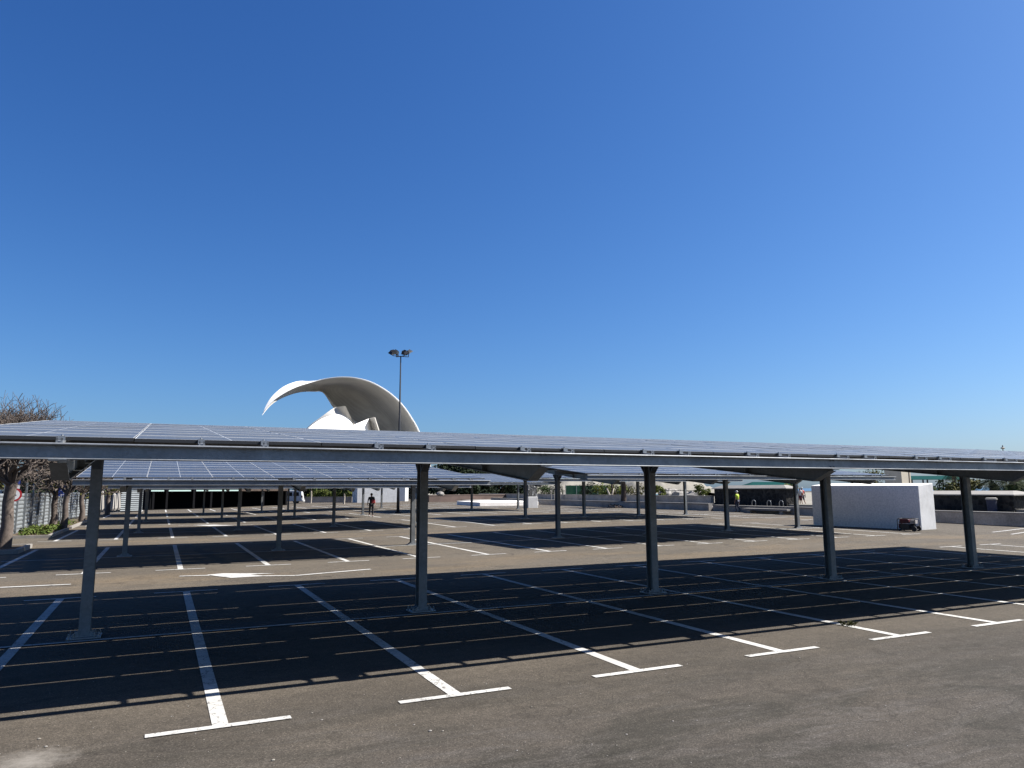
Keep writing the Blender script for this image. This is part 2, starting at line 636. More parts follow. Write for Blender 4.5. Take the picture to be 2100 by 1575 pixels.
# lane arrows
for hd, sh in (([(424, 1179.5), (474, 1186), (547.6, 1182), (512, 1179), (564, 1176.7), (457, 1176.7)], [((368, 1182.3), (430, 1180.5)), ((540, 1181.7), (605, 1181)), ((605, 1181), (760, 1167.8))]),
               ([], [((-150, 1214), (0, 1205.5)), ((0, 1205.5), (145, 1199))]),
               ([(395, 1077.2), (430, 1079.2), (480, 1078), (440, 1076.2)], [((366, 1077.6), (519, 1076.4))])):
    if hd:
        ps = [cast(*q) for q in hd]
        mc.poly([(p.x, p.y, gz(p.x, p.y) + .012) for p in ps])
    for a, b in sh:
        strip(mc, cast(*a), cast(*b), .14, .011)
structure(mk.build('parking_lines', MT['paint']))
structure(mc.build('parking_bay_bars', MT['paint']))
structure(mp.build('trench_patch', MT['patch']))

# terrace and garden behind the low wall, pool, sea
tb = MB()
tb.box(41.55, 48.2, 8, 125, -.5, .6)
structure(tb.build('terrace', MT['concrete']))
tb = MB()
tb.box(48.2, 190, -40, 260, -.6, .78)
structure(tb.build('garden_ground', MT['sand']))
tb = MB()
tb.quad((350, -4000, .36), (6000, -4000, .36), (6000, 5500, .36), (350, 1200, .36))
structure(tb.build('sea', MT['sea']))
def mound(name, px0, px1, D, h, w, seed):
    a_ = atdepth(px0, 1004, D); b_ = atdepth(px1, 1004, D)
    rg = random.Random(seed)
    d_ = (b_ - a_); d_.z = 0; L_ = d_.length; d_.normalize(); n_ = Vector((-d_.y, d_.x, 0))
    m = MB(); nx, ny = 30, 12
    for j in range(ny + 1):
        for i in range(nx + 1):
            u, v_ = i / nx, j / ny
            z = h * math.sin(math.pi * u) ** .5 * math.sin(math.pi * min(1, v_ * .9 + .05)) ** .8 * (1 + rg.uniform(-.16, .16))
            p = a_ + d_ * (u * L_) + n_ * (v_ * w)
            m.v.append((p.x, p.y, .74 + max(0, z)))
    for j in range(ny):
        for i in range(nx):
            q_ = j * (nx + 1) + i
            m.f.append((q_, q_ + 1, q_ + nx + 2, q_ + nx + 1)); m.m.append(0)
    structure(m.build(name, MT['sand'], None, None, True))


mound('garden_slope', 1285, 1500, 135, 4.0, 30, 3)
mound('garden_slope', 1080, 1320, 150, 3.4, 30, 5)
tb = MB()
tb.poly([tuple(atdepth(px, 1004, d_).xy) + (.33,) for px, d_ in ((480, 250), (940, 250), (980, 420), (420, 420))])
structure(tb.build('bounce_plaza', simple('pale_paving', (.40, .385, .35), .85, 0, .12, .1)))  # unseen pale ground, added to bounce light up onto the hall
pw = MB()
c0 = cast(1338, 1017, .86); c1 = cast(1402, 1018.5, .86); c2 = cast(1404, 1013.2, .86); c3 = cast(1338, 1013, .86)
pw.poly([c0, c1, c2, c3])
structure(pw.build('pool_water', MT['turquoise']))

# planting strip on the left
tb = MB()
tb.box(-9.5, -4.45, 30.6, 33.4, -.2, .10)
tb.box(-9.5, -4.6, 40.2, 62, -.2, .08)
structure(tb.build('planting_strip', MT['soil']))
kb = MB()
kb.box(-9.5, -4.30, 30.45, 30.6, -.2, .15); kb.box(-4.45, -4.30, 30.6, 33.4, -.2, .15); kb.box(-9.5, -4.30, 33.4, 33.55, -.2, .15)
kb.box(-9.5, -4.45, 40.05, 40.2, -.2, .13); kb.box(-4.6, -4.45, 40.2, 47.6, -.2, .13); kb.box(-4.6, -4.45, 49.0, 62, -.2, .13)
structure(kb.build('kerb', MT['concrete']))

# ------------------------------------------------------------------ solar carports
SL = .0995


def zt(v):      # top of the panels above a row's own ground, v = offset across the row
    return 2.67 + SL * (v + 4.41)


PT = .035
RAILH = .02
PUH = .155


def carport(label, yc, cols, x0, x1, nc, dz, rows_n=8, detail=False):
    cx = (x0 + x1) / 2
    g0 = sum(gz(x, yc) for x in cols) / len(cols)
    root = thing('solar_carport', label, 'solar carport', (cx, yc, 0), 0, 'rows of solar carports over the parking bays')
    D = dz + g0
    pitch = (x1 - x0) / nc
    vf, vb = -4.54, 4.54
    rp = (vb - vf) / rows_n
    # columns and rafters
    bm_ = MB(); bm_.tube([(0, 0, 0), (0, 0, .06)], .013, 6); bolt_me = bm_.mesh('anchor_bolt', MT['steel_light'])
    for X in cols:
        gx = gz(X, yc)
        ztop = 2.71 + D - gx
        m = MB()
        W, Dp = .15, .20
        m.box(-W / 2, W / 2, -Dp / 2, -Dp / 2 + .014, .02, ztop)
        m.box(-W / 2, W / 2, Dp / 2 - .014, Dp / 2, .02, ztop)
        m.box(-.006, .006, -Dp / 2 + .014, Dp / 2 - .014, .02, ztop)
        for sgn in (-1, 1):
            y = sgn * Dp / 2
            m.prism([(-.008, y, ztop - .24), (-.008, y + sgn * .19, ztop - .02 + sgn * .02), (-.008, y, ztop)], (.016, 0, 0))
            m.prism([(-.07, y, ztop - .25), (-.07, y + sgn * .012, ztop - .25), (-.07, y + sgn * .20, ztop - .03 + sgn * .02), (-.07, y + sgn * .19, ztop - .02 + sgn * .02)], (.14, 0, 0))
        c = m.build('column', MT['steel'], root, (X - cx, 0, gx))
        m = MB()
        m.box(-.22, .22, -.17, .17, 0, .022)
        for sx in (-1, 1):
            for yy in (-.09, .0, .09):
                m.prism([(sx * .075, yy - .006, .022), (sx * .17, yy - .006, .022), (sx * .17, yy - .006, .032), (sx * .075, yy - .006, .105)], (0, .012, 0))
        m.build('base_plate', MT['steel_light'], c, (0, 0, 0))
        if detail:
            for sx in (-.19, -.13, .13, .19):
                for sy in (-.135, .135):
                    place('anchor_bolt', bolt_me, c, (sx, sy, .022))
        # rafter: tapered I section following the slope
        m = MB()
        fl, th = .075, .012
        va, vc, ve = -4.72, -4.38, 4.72
        top = lambda v: zt(v) - PT - RAILH - PUH + D
        bot = lambda v: 2.25 + .105 * (v + 4.39) + D
        m.prism([(-.005, va, top(va)), (-.005, va, top(va) - .03), (-.005, vc, bot(vc)), (-.005, ve - .3, bot(ve - .3)), (-.005, ve, top(ve) - .04), (-.005, ve, top(ve))], (.01, 0, 0))
        m.prism([(-fl, va, top(va)), (-fl, ve, top(ve)), (-fl, ve, top(ve) - th), (-fl, va, top(va) - th)], (2 * fl, 0, 0))
        m.prism([(-fl, vc, bot(vc)), (-fl, ve - .3, bot(ve - .3)), (-fl, ve - .3, bot(ve - .3) - th), (-fl, vc, bot(vc) - th)], (2 * fl, 0, 0))
        m.prism([(-fl, va, top(va) - .03), (-fl, vc, bot(vc) - th), (-fl, vc + .012, bot(vc) - th), (-fl, va + .012, top(va) - .03)], (2 * fl, 0, 0))
        for v in (-2.9, -1.4, -.1, .1, 1.6, 3.0):
            m.box(-fl + .004, fl - .004, v - .004, v + .004, bot(v), top(v) - th)
        m.build('rafter', MT['steel'], root, (X - cx, 0, 0))
    # purlins
    for n_, v in enumerate((-4.71, -2.36, -.05, 2.3, 4.6)):
        m = MB()
        zz = zt(v) - PT - RAILH + D
        a, b = x0 - cx - .05, x1 - cx + .12
        t2 = .006
        m.box(a, b, v - .002, v + .004, zz - PUH + t2, zz - t2)
        m.box(a, b, v - .05, v + .05, zz - t2, zz)
        m.box(a, b, v - .05, v + .05, zz - PUH, zz - PUH + t2)
        m.tube([(a, v - .054, zz - .010), (b, v - .054, zz - .010)], .011, 8, 1)
        m.tube([(a, v - .052, zz - PUH + .006), (b, v - .052, zz - PUH + .006)], .007, 8, 1)
        if n_ == 0:
            for X in cols:
                for dx in (-.035, .035):
                    for dzz in (-.025, -.115):
                        m.tube([(X - cx + dx, v - .002, zz + dzz - .008), (X - cx + dx, v - .018, zz + dzz - .008)], .009, 6)
                m.box(X - cx - .075, X - cx + .075, v - .062, v - .051, zz - PUH - .012, zz - PUH + .004)
                m.box(X - cx - .075, X - cx + .075, v - .062, v + .05, zz - PUH - .016, zz - PUH - .004)
        m.build('purlin', [MT['steel'], MT['steel_light']], root)
    # rails with end brackets
    mr = MB()
    vr0, vr1 = -4.74, 4.66
    mr.prism([(-.03, vr0, zt(vr0) - PT - RAILH), (-.03, vr1, zt(vr1) - PT - RAILH), (-.03, vr1, zt(vr1) - PT), (-.03, vr0, zt(vr0) - PT)], (.06, 0, 0))
    z0 = zt(-4.54)
    mr.box(-.028, -.012, -4.75, -4.735, z0 - PT - .05, z0 - PT + .016)
    mr.box(.012, .028, -4.75, -4.735, z0 - PT - .05, z0 - PT + .016)
    mr.box(-.028, .028, -4.75, -4.735, z0 - PT - .012, z0 - PT + .008)
    rail_me = mr.mesh('rail', MT['steel_light'])
    mbk = MB()
    z0 = zt(-4.54)
    mbk.box(-.03, .03, -4.57, -4.51, z0 + .001, z0 + .006)
    mbk.box(-.03, .03, -4.576, -4.57, z0 - PT - .006, z0 + .006)
    mbk.tube([(0, -4.54, z0 + .006), (0, -4.54, z0 + .02)], .011, 6)
    br_me = mbk.mesh('bracket', MT['steel_light'])
    for c_ in range(nc):
        xm = x0 - cx + pitch * (c_ + .5)
        for dx in (-.31, .31):
            place('rail', rail_me, root, (xm + dx, 0, D))
            place('bracket', br_me, root, (xm + dx, 0, D))
    # panels
    pw_, ph_ = pitch - .010, rp - .027

    def panel(mb, ox=0, oy=0, oz=0):
        fx, fy = .006, .026
        sl = SL

        def P(x, y, z):
            return (ox + x, oy + y, oz + z + sl * y)
        X0, X1, Y0, Y1 = -pw_ / 2, pw_ / 2, -ph_ / 2, ph_ / 2
        out = [(X0, Y0), (X1, Y0), (X1, Y1), (X0, Y1)]
        inn = [(X0 + fx, Y0 + fy), (X1 - fx, Y0 + fy), (X1 - fx, Y1 - fy), (X0 + fx, Y1 - fy)]
        for i in range(4):
            j = (i + 1) % 4
            mb.quad(P(*out[i], 0), P(*out[j], 0), P(*inn[j], 0), P(*inn[i], 0), 0)
            mb.quad(P(*inn[i], 0), P(*inn[j], 0), P(*inn[j], -.003), P(*inn[i], -.003), 0)
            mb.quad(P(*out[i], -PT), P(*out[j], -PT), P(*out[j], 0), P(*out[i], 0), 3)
        mb.quad(*[P(*q, -.003) for q in inn], 1)
        mb.quad(*[P(*q, -PT) for q in reversed(out)], 2)
    gm = glass_panel(pw_, ph_, 1.15 if detail else .55)
    one = MB(); panel(one)
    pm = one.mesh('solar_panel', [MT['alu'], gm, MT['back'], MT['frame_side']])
    rest = MB(); nrest = 0; cnt = 0
    for r in range(rows_n):
        v = vf + rp * (r + .5)
        for c_ in range(nc):
            xm = x0 - cx + pitch * (c_ + .5)
            if cnt < 100:
                # a hair of mounting tolerance between neighbours
                place('solar_panel', pm, root, (xm, v, zt(v) + D + .0), (R_(random.uniform(-.22, .22)), R_(random.uniform(-.18, .18)), 0))
            else:
                panel(rest, xm, v, zt(v) + D); nrest += 1
            cnt += 1
    if nrest:
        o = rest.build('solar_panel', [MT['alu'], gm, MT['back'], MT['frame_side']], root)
        o['kind'] = 'stuff'
    return root


carport('nearest and longest solar carport, its grey front beam crossing the whole picture', ROW0, [-.89, 4.30, 9.34, 14.51, 19.83, 25.0], -2.13, 27.63, 16, 0, 8, True)
carport('blue panelled solar carport directly behind the nearest one, on the left', 27.62, [-.95, 3.92, 8.91], -2.10, 10.0, 7, -.155)
carport('second solar carport behind the nearest one on the left, four columns long', 42.45, [-.9, 3.9, 9.0, 14.0], -2.1, 15.4, 10, -.25)
carport('third solar carport behind the nearest one on the left, seen between columns', 57.3, [-.8, 4.1, 9.2, 14.4], -2.1, 15.4, 10, -.24)
carport('farthest solar carport on the left, in front of the dark shelter', 72.2, [-1.1, 3.6, 8.6], -2.2, 9.8, 7, -.22)
carport('solar carport in front of the large white block, right of centre', 27.7, [15.4, 20.1, 24.7, 29.3], 14.05, 30.5, 9, -.05)
carport('solar carport second from the front on the right, before the lava pillar', 42.6, [21.3, 25.7, 30.1, 34.2], 19.4, 35.2, 9, -.12)
carport('solar carport around the tall floodlight mast, third on the right', 61.5, [20.6, 25.35, 30.0], 19.0, 31.2, 7, -.2)
carport('farthest solar carport right of centre, in front of the white wall', 74.3, [11.3, 15.8, 20.6], 10.2, 21.8, 7, -.3)

# ------------------------------------------------------------------ walls and blocks
p1 = Vector((32.15, 29.29, .0)); p2 = Vector((33.68, 24.07, 0)); p3 = Vector((35.07, 24.25, 0)); p4 = p1 + p3 - p2


def quadblock(name, pts, z0, zf, mats, label, cat, face_m=None, group=None):
    """block on a four-cornered footprint, zf = four top heights"""
    c = sum(pts, Vector()) / 4
    m = MB()
    b = [Vector((p.x - c.x, p.y - c.y, z0)) for p in pts]
    t = [Vector((p.x - c.x, p.y - c.y, z)) for p, z in zip(pts, zf)]
    m.hexa(b + t)
    if face_m:
        m.m = face_m
    o = m.build(name, mats, None, (c.x, c.y, 0))
    md = o.modifiers.new('bevel', 'BEVEL'); md.width = .03; md.segments = 2
    return tag(o, label, cat, group)


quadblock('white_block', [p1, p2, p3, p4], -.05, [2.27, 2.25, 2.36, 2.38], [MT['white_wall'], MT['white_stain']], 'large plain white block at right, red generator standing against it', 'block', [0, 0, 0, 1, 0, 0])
a = cast(732, 1031); b = Vector((31.9, a.y, .3))
d = (b - a).normalized(); nrm = Vector((-d.y, d.x, 0))
quadblock('white_wall', [a, b, b + nrm * 3, a + nrm * 3], 0, [3.3] * 4, [MT['white_stain']], 'broad white wall block behind the walking person in dark clothes', 'wall')
a = cast(819, 1028); b = cast(829, 1028)
quadblock('white_pier', [a, a + Vector((.9, -.2, 0)), a + Vector((2.0, 1.6, 0)), a + Vector((.8, 2.2, 0))], 0, [3.2] * 4, [MT['white_stain']], 'narrow white pier standing right of the broad white wall', 'pier')


def pillar(px, py, w, h, label, rz=0):
    q = cast(px, py)
    t = thing('lava_pillar', label, 'pillar', (q.x, q.y, q.z), rz, 'half painted lava pillars')
    m = MB()
    m.box(0, w, 0, w, -.05, h * .40)
    o = m.build('painted_base', MT['white_stain'], t)
    md = o.modifiers.new('bevel', 'BEVEL'); md.width = .04; md.segments = 2
    m = MB()
    k = .05
    m.hexa([(k, k, h * .40), (w - k, k, h * .40), (w - k, w - k, h * .40), (k, w - k, h * .40), (k + .04, k + .04, h), (w - k - .02, k + .04, h), (w - k - .02, w - k, h), (k + .04, w - k, h)])
    m.build('stone_shaft', MT['lava_light'], t)


def lava_light():
    t = NT('splashed_lava_masonry')
    d = t.vor(3.6, 'DISTANCE_TO_EDGE', 'Distance')
    c = t.ramp(t.noise(5, 5, .75), [(.3, (.03, .03, .03)), (.6, (.12, .12, .115))])
    c = t.mix(t.ramp(t.noise(2.3, 5, .72, t.co((1.6, 1.6, .5)), 1.2), [(.52, 0), (.60, .9)]), c, (.62, .62, .60))
    c = t.mix(t.ramp(d, [(.02, .8), (.06, 0)]), c, (.02, .02, .02))
    t.base(c); t.set(.9, 0, .3); t.bump(d, .8, .06)
    return t.mat


MT['lava_light'] = lava_light()
pillar(1083, 1042, 1.1, 2.75, 'lava pillar with white painted base right of the low white platform')
pillar(849, 1024, 1.5, 2.9, 'lava pillar with white painted base behind the second near column')
a = Vector((32.05, 75.4, 0))
quadblock('white_platform', [a, a + Vector((7.6, .5, 0)), a + Vector((8.3, 9.6, 0)), a + Vector((.6, 8.6, 0))], 0, [.72, .72, .76, .76], [MT['white_wall']], 'low flat white platform on the asphalt left of the lava pillar', 'platform')
a = Vector((42.0, 80.5, 0))
quadblock('white_platform', [a, a + Vector((4, 0, 0)), a + Vector((4, 5, 0)), a + Vector((0, 5, 0))], 0, [.66] * 4, [MT['white_wall']], 'small low white platform just behind the lava pillar', 'platform')


def wall_run(name, pts, w, z0, z1, mat, label, cap=None, capm=None):
    t = thing(name, label, 'wall', (pts[0][0], pts[0][1], 0))
    m = MB(); mcap = MB()
    for i in range(len(pts) - 1):
        a = Vector(pts[i] + (0,)) - Vector(pts[0] + (0,)); b = Vector(pts[i + 1] + (0,)) - Vector(pts[0] + (0,))
        d = (b - a).normalized(); n = Vector((-d.y, d.x, 0)) * w / 2
        m.hexa([a - n + Vector((0, 0, z0)), b - n + Vector((0, 0, z0)), b + n + Vector((0, 0, z0)), a + n + Vector((0, 0, z0)), a - n + Vector((0, 0, z1)), b - n + Vector((0, 0, z1)), b + n + Vector((0, 0, z1)), a + n + Vector((0, 0, z1))])
        if cap:
            n2 = n * (1 + .08 / w)
            mcap.hexa([a - n2 + Vector((0, 0, z1)), b - n2 + Vector((0, 0, z1)), b + n2 + Vector((0, 0, z1)), a + n2 + Vector((0, 0, z1)), a - n2 + Vector((0, 0, z1 + cap)), b - n2 + Vector((0, 0, z1 + cap)), b + n2 + Vector((0, 0, z1 + cap)), a + n2 + Vector((0, 0, z1 + cap))])
    m.build('wall_body', mat, t)
    if cap:
        mcap.build('wall_coping', capm or MT['concrete'], t)
    return t


wall_run('low_wall', [(41.3, 8), (41.3, 47.7)], .4, -.1, .74, MT['concrete_dark'], 'long low concrete wall running behind the large white block', .07)
wall_run('low_wall', [(41.3, 48.2), (41.3, 74), (44.5, 100)], .4, -.1, .84, MT['concrete_dark'], 'low dark concrete wall behind the trunk with the root mound', .08)
wall_run('low_wall', [(48.0, 55.7), (48.0, 78), (51, 120)], .4, .5, 1.36, MT['concrete_dark'], 'upper dark garden wall on the terrace in front of the pool', .08)
a = cast(878, 1020); b = cast(1058, 1018)
k = .62
wall_run('low_wall', [(a.x * k, a.y * k), (b.x * k, b.y * k)], .6, 0, 1.25, simple('brown_wall', (.11, .075, .06), .9, 0, .35, .4), 'brown low wall behind the low white platform, under the dark trees', .1, simple('brown_coping', (.17, .125, .10), .9, 0, .3, .5))
a = cast(626, 1031); b = cast(722, 1030)
wall_run('low_wall', [(a.x, a.y), (b.x, b.y)], .5, 0, 1.0, MT['concrete_dark'], 'low grey wall right of the white van, below the hedge', .12)


def lava_house(x0, x1, y0, y1, z0, z1, zr, label):
    t = thing('lava_wall', label, 'stone wall', ((x0 + x1) / 2, (y0 + y1) / 2, 0))
    hx, hy = (x1 - x0) / 2, (y1 - y0) / 2
    m = MB(); m.box(-hx, hx, -hy, hy, z0, z1); m.build('stone_body', MT['lava'], t)
    m = MB()
    e = .18
    m.box(-hx - e, hx + e, -hy - e, hy + e, z1, z1 + .07)
    m.hexa([(-hx - e + .02, -hy - e + .02, z1 + .07), (hx + e - .02, -hy - e + .02, z1 + .07), (hx + e - .02, hy + e - .02, z1 + .07), (-hx - e + .02, hy + e - .02, z1 + .07), (-.2, -hy + .6, zr), (.2, -hy + .6, zr), (.2, hy - .6, zr), (-.2, hy - .6, zr)])
    m.build('concrete_cap', MT['concrete'], t)


lava_house(48, 49.2, 46.4, 55.4, .5, 2.08, 2.42, 'dark lava stone wall with sloped concrete cap behind the hi-vis worker')
lava_house(48, 50.6, 28, 40.5, .5, 1.62, 1.92, 'dark lava stone wall with sloped concrete cap right of the white block')
t = thing('litter_bin', 'dark litter bin with pale rim against the right lava wall', 'litter bin', (47.3, 28.9, .6))
m = MB(); m.lathe([(0, 0), (.26, 0), (.29, .78), (.0, .78)], 14); m.build('bin_body', MT['cloth_navy'], t, smooth=False)
m = MB(); m.lathe([(.30, .76), (.33, .76), (.33, .86), (.24, .9), (.0, .9)], 14); m.build('bin_rim', MT['concrete'], t)

for i, (y, lb) in enumerate(((46.7, 'leftmost of three bicycle hoops before the lava wall'), (45.0, 'middle of three bicycle hoops before the lava wall'), (43.7, 'rightmost of three bicycle hoops before the lava wall'))):
    m = MB()
    pts = [(0, -.21, 0), (0, -.21, .36)] + [(0, -.21 * math.cos(a), .36 + .21 * math.sin(a)) for a in [math.pi * q / 8 for q in range(1, 8)]] + [(0, .21, .36), (0, .21, 0)]
    m.tube(pts, .024, 8)
    tag(m.build('bicycle_hoop', MT['grey_metal'], None, (44.6, y, .6), True), lb, 'bicycle hoop', 'bicycle hoops on the terrace')

t = thing('concrete_bench', 'low concrete slab bench in front of the low wall near the worker', 'bench', (40.7, 41.3, gz(40.7, 41.3)), R_(94))
m = MB(); m.box(-2.1, 2.1, -.35, .35, .24, .38); o = m.build('bench_slab', MT['concrete'], t)
for sx in (-1.5, 1.5):
    m = MB(); m.box(sx - .15, sx + .15, -.28, .28, -.03, .24); m.build('support', MT['concrete_dark'], t)

# ------------------------------------------------------------------ shelter, kiosk, parasols on the left
a = cast(312, 1046); b = cast(588, 1036)
d = (b - a).normalized(); ang = math.atan2(d.y, d.x); L = (b - a).length
t = thing('dark_shelter', 'long low shelter with black open front and pale green striped fascia', 'shelter', (a.x, a.y, 0), ang)
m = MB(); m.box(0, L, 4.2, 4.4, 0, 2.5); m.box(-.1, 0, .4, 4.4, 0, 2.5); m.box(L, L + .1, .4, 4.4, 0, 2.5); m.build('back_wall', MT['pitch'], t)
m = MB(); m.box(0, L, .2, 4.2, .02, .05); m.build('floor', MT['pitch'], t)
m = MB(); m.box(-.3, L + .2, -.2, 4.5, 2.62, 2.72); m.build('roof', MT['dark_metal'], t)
LL = L * .60
m = MB()
for z in (2.06, 2.36):
    for xa, xb in ((0, .11), (.19, .41), (.50, .99)):
        m.box(LL * xa - .3, LL * xb, -.1, -.05, z, z + .15)
m.build('fascia_stripe', MT['green_stripe'], t)
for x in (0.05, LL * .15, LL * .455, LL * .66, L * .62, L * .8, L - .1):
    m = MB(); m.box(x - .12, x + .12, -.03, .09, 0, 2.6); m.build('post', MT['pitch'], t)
m = MB(); m.box(LL, L, -.1, -.04, 2.05, 2.62); m.build('fascia_board', MT['bark_dark'], t)

a = cast(246, 1050.5); b = cast(291, 1049)
d = (b - a).normalized(); L = (b - a).length
t = thing('slatted_kiosk', 'small kiosk of pale horizontal slats left of the dark shelter', 'kiosk', (a.x, a.y, 0), math.atan2(d.y, d.x))
m = MB()
for k in range(11):
    z = .12 + k * .195
    m.prism([(0, -.02, z), (0, .03, z), (0, .05, z + .11), (0, .0, z + .11)], (L, 0, 0))
m.build('slats', MT['sheet'], t)
m = MB(); m.box(0, L, .1, 2, 0, 2.2); m.build('body', MT['dark_metal'], t)
m = MB(); m.box(-.08, L + .08, -.08, 2.1, 2.25, 2.33); m.build('roof', MT['sheet'], t)

for i, (px, py, h, lb) in enumerate(((205, 1058, 2.2, 'closed canvas parasol next to the left near column'), (218, 1056, 2.35, 'closed canvas parasol with loose hanging fold, second in line'), (232, 1053, 1.9, 'closed canvas parasol set back by the dry bushes'), (240, 1052, 2.1, 'closed canvas parasol beside the slatted kiosk'))):
    q = cast(px, py)
    t = thing('closed_parasol', lb, 'parasol', (q.x, q.y, 0), 0, 'closed parasols by the kiosk')
    m = MB()
    n0 = 18
    for (r, z) in ((.05, h), (.13, h - .12), (.19, h * .6), (.24, h * .25), (.17, h * .14)):
        for j in range(n0):
            aa = 2 * math.pi * j / n0
            rr = r * (1 + (.22 if j % 2 else -.12))
            m.v.append((rr * math.cos(aa), rr * math.sin(aa), z))
    for r_ in range(4):
        for j in range(n0):
            A = r_ * n0 + j; B = r_ * n0 + (j + 1) % n0
            m.f.append((A, A + n0, B + n0, B)); m.m.append(0)
    m.build('canvas', MT['parasol'], t)
    m = MB(); m.tube([(0, 0, 0), (0, 0, h + .08)], .025, 8); m.build('pole', MT['grey_metal'], t)
    m = MB(); m.box(-.25, .25, -.25, .25, 0, .08); m.build('base', MT['concrete'], t)

# sheet metal fence
fpts = [(-7.2, 34.5), (-6.35, 43), (-6.25, 66), (-5.5, 72)]
t = thing('sheet_fence', 'fence of ribbed galvanised sheets with posts behind the bare trees', 'fence', (fpts[0][0], fpts[0][1], 0))
random.seed(3)
for i in range(len(fpts) - 1):
    a = Vector(fpts[i] + (0,)); b = Vector(fpts[i + 1] + (0,))
    n = max(1, round((b - a).length / 2.4))
    for k in range(n):
        p = a.lerp(b, k / n); q = a.lerp(b, (k + 1) / n)
        m = MB()
        zs = [.05]
        prof = []
        z = .05
        while z < 1.93:
            prof += [(z, 0), (z + .06, .03), (z + .12, .03), (z + .18, 0)]
            z += .2
        nn = Vector(((q - p).y, -(q - p).x, 0)).normalized()
        off = Vector(fpts[0] + (0,))
        pr = None
        tilt = random.uniform(-.03, .03)
        for z, o_ in prof:
            cur = (p - off + nn * (o_ + tilt * z) + Vector((0, 0, z)), q - off + nn * (o_ + tilt * z) + Vector((0, 0, z)))
            if pr:
                m.quad(pr[0], pr[1], cur[1], cur[0])
            pr = cur
        m.build('fence_sheet', MT['sheet'], t)
        m = MB(); pp = p - off + nn * .06; hh = random.choice((2.0, 2.1, 2.45, 2.6))
        m.box(pp.x - .045, pp.x + .045, pp.y - .045, pp.y + .045, 0, hh); m.build('fence_post', MT['grey_metal'], t)


# ------------------------------------------------------------------ signs
def disc(mb, c, r, y, m, k=24, r0=0):
    if r0:
        for j in range(k):
            a0, a1 = 2 * math.pi * j / k, 2 * math.pi * (j + 1) / k
            mb.quad(*[(c[0] + rr * math.cos(aa), y, c[1] + rr * math.sin(aa)) for rr, aa in ((r0, a0), (r, a0), (r, a1), (r0, a1))], m)
    else:
        mb.prism([(c[0] + r * math.cos(2 * math.pi * j / k), y, c[1] + r * math.sin(2 * math.pi * j / k)) for j in range(k)], (0, .02, 0), m)


def sign_post(px, py, kind, h, label, dx=0):
    q = cast(px, py)
    t = thing('road_sign', label, 'road sign', (q.x, q.y, 0), math.atan2(q.y, q.x) - math.pi / 2)
    m = MB(); m.tube([(0, .05, 0), (0, .05, h)], .035, 8); m.build('pole', MT['grey_metal'], t)
    if 'blue' in kind:
        s = .2
        m = MB(); m.box(-s, s, -.01, .01, h - 2 * s, h, 0)
        m.prism([(-.14, -.014, h - .3), (-.10, -.014, h - .3), (.14, -.014, h - .12), (.14, -.014, h - .09)], (0, .003, 0), 1)
        m.prism([(-.08, -.014, h - .12), (-.02, -.014, h - .12), (.02, -.014, h - .2), (-.04, -.014, h - .2)], (0, .003, 0), 1)
        m.build('blue_plate', [MT['sign_blue'], MT['sign_white']], t)
        m = MB(); m.box(-s, s, -.01, .01, h - 2 * s - .2, h - 2 * s - .03, 0)
        m.box(-.09, -.03, -.014, -.011, h - 2 * s - .16, h - 2 * s - .08, 1); m.box(.0, .1, -.014, -.011, h - 2 * s - .14, h - 2 * s - .1, 1)
        m.build('lower_plate', [MT['sign_white'] if kind != 'blue_only' else MT['sign_blue'], MT['sign_blue'] if kind != 'blue_only' else MT['sign_white']], t)
    if 'round' in kind:
        zc = 1.98 if 'blue' in kind else h - .3
        r = .31 if 'blue' in kind else .26
        m = MB(); disc(m, (0, zc), r, -.02, 0); m.build('red_ring', MT['sign_red'] if 'blue' in kind else MT['cloth_navy'], t)
        m = MB(); disc(m, (0, zc), r * .74, -.034, 0)
        m.box(-.09, .04, -.038, -.0345, zc - .05, zc + .03, 1); m.box(.05, .1, -.038, -.0345, zc - .05, zc + .0, 1)
        m.build('white_disc', [MT['sign_white'], MT['black']], t)
    return t


sign_post(20, 1105.5, 'blue_round', 2.85, 'pole carrying blue sign above a round white sign with red ring')
sign_post(122, 1086, 'blue_only', 2.45, 'blue square sign on grey pole between two bare trunks')
sign_post(172, 1071, 'round', 2.1, 'small round dark-rimmed sign beside the left near column')
q = cast(75, 1090)
t = thing('road_sign', 'white triangular sign peeping over the sheet fence', 'road sign', (-8.2, 50.5, 0), .16)
m = MB(); m.tube([(0, .03, 0), (0, .03, 2.2)], .03, 6); m.build('pole', MT['grey_metal'], t)
m = MB(); m.prism([(-.2, 0, 1.88), (.2, 0, 1.88), (0, 0, 2.24)], (0, .02, 0)); m.prism([(-.04, -.003, 1.95), (.04, -.003, 1.95), (0, -.003, 2.06)], (0, .002, 0), 1); m.build('plate', [MT['sign_white'], MT['black']], t)
t = thing('skip_container', 'green and white container top behind the sheet fence at far left', 'container', (-9.2, 43, 0), .1)
m = MB(); m.box(-1, .35, -1.2, 1.2, 0, 2.1); m.build('body', simple('container_green', (.03, .20, .15), .6), t)
m = MB(); m.box(-1.05, .4, -1.25, 1.25, 2.1, 2.2); m.build('lid', MT['white_paint'], t)


# ------------------------------------------------------------------ vegetation
def limb(mb, p, d, r, ln, rng, bend=.45, seg=3, r_end=.80, k=6):
    pts = [p.copy()]; rad = [r]
    dd = d.normalized()
    for i in range(seg):
        dd = (dd + Vector((rng.uniform(-1, 1), rng.uniform(-1, 1), rng.uniform(-.6, 1))) * bend / seg).normalized()
        p = p + dd * ln / seg
        pts.append(p.copy()); rad.append(r + (r * r_end - r) * (i + 1) / seg)
    mb.tube(pts, rad, k, 0, False)
    return p, dd, r * r_end


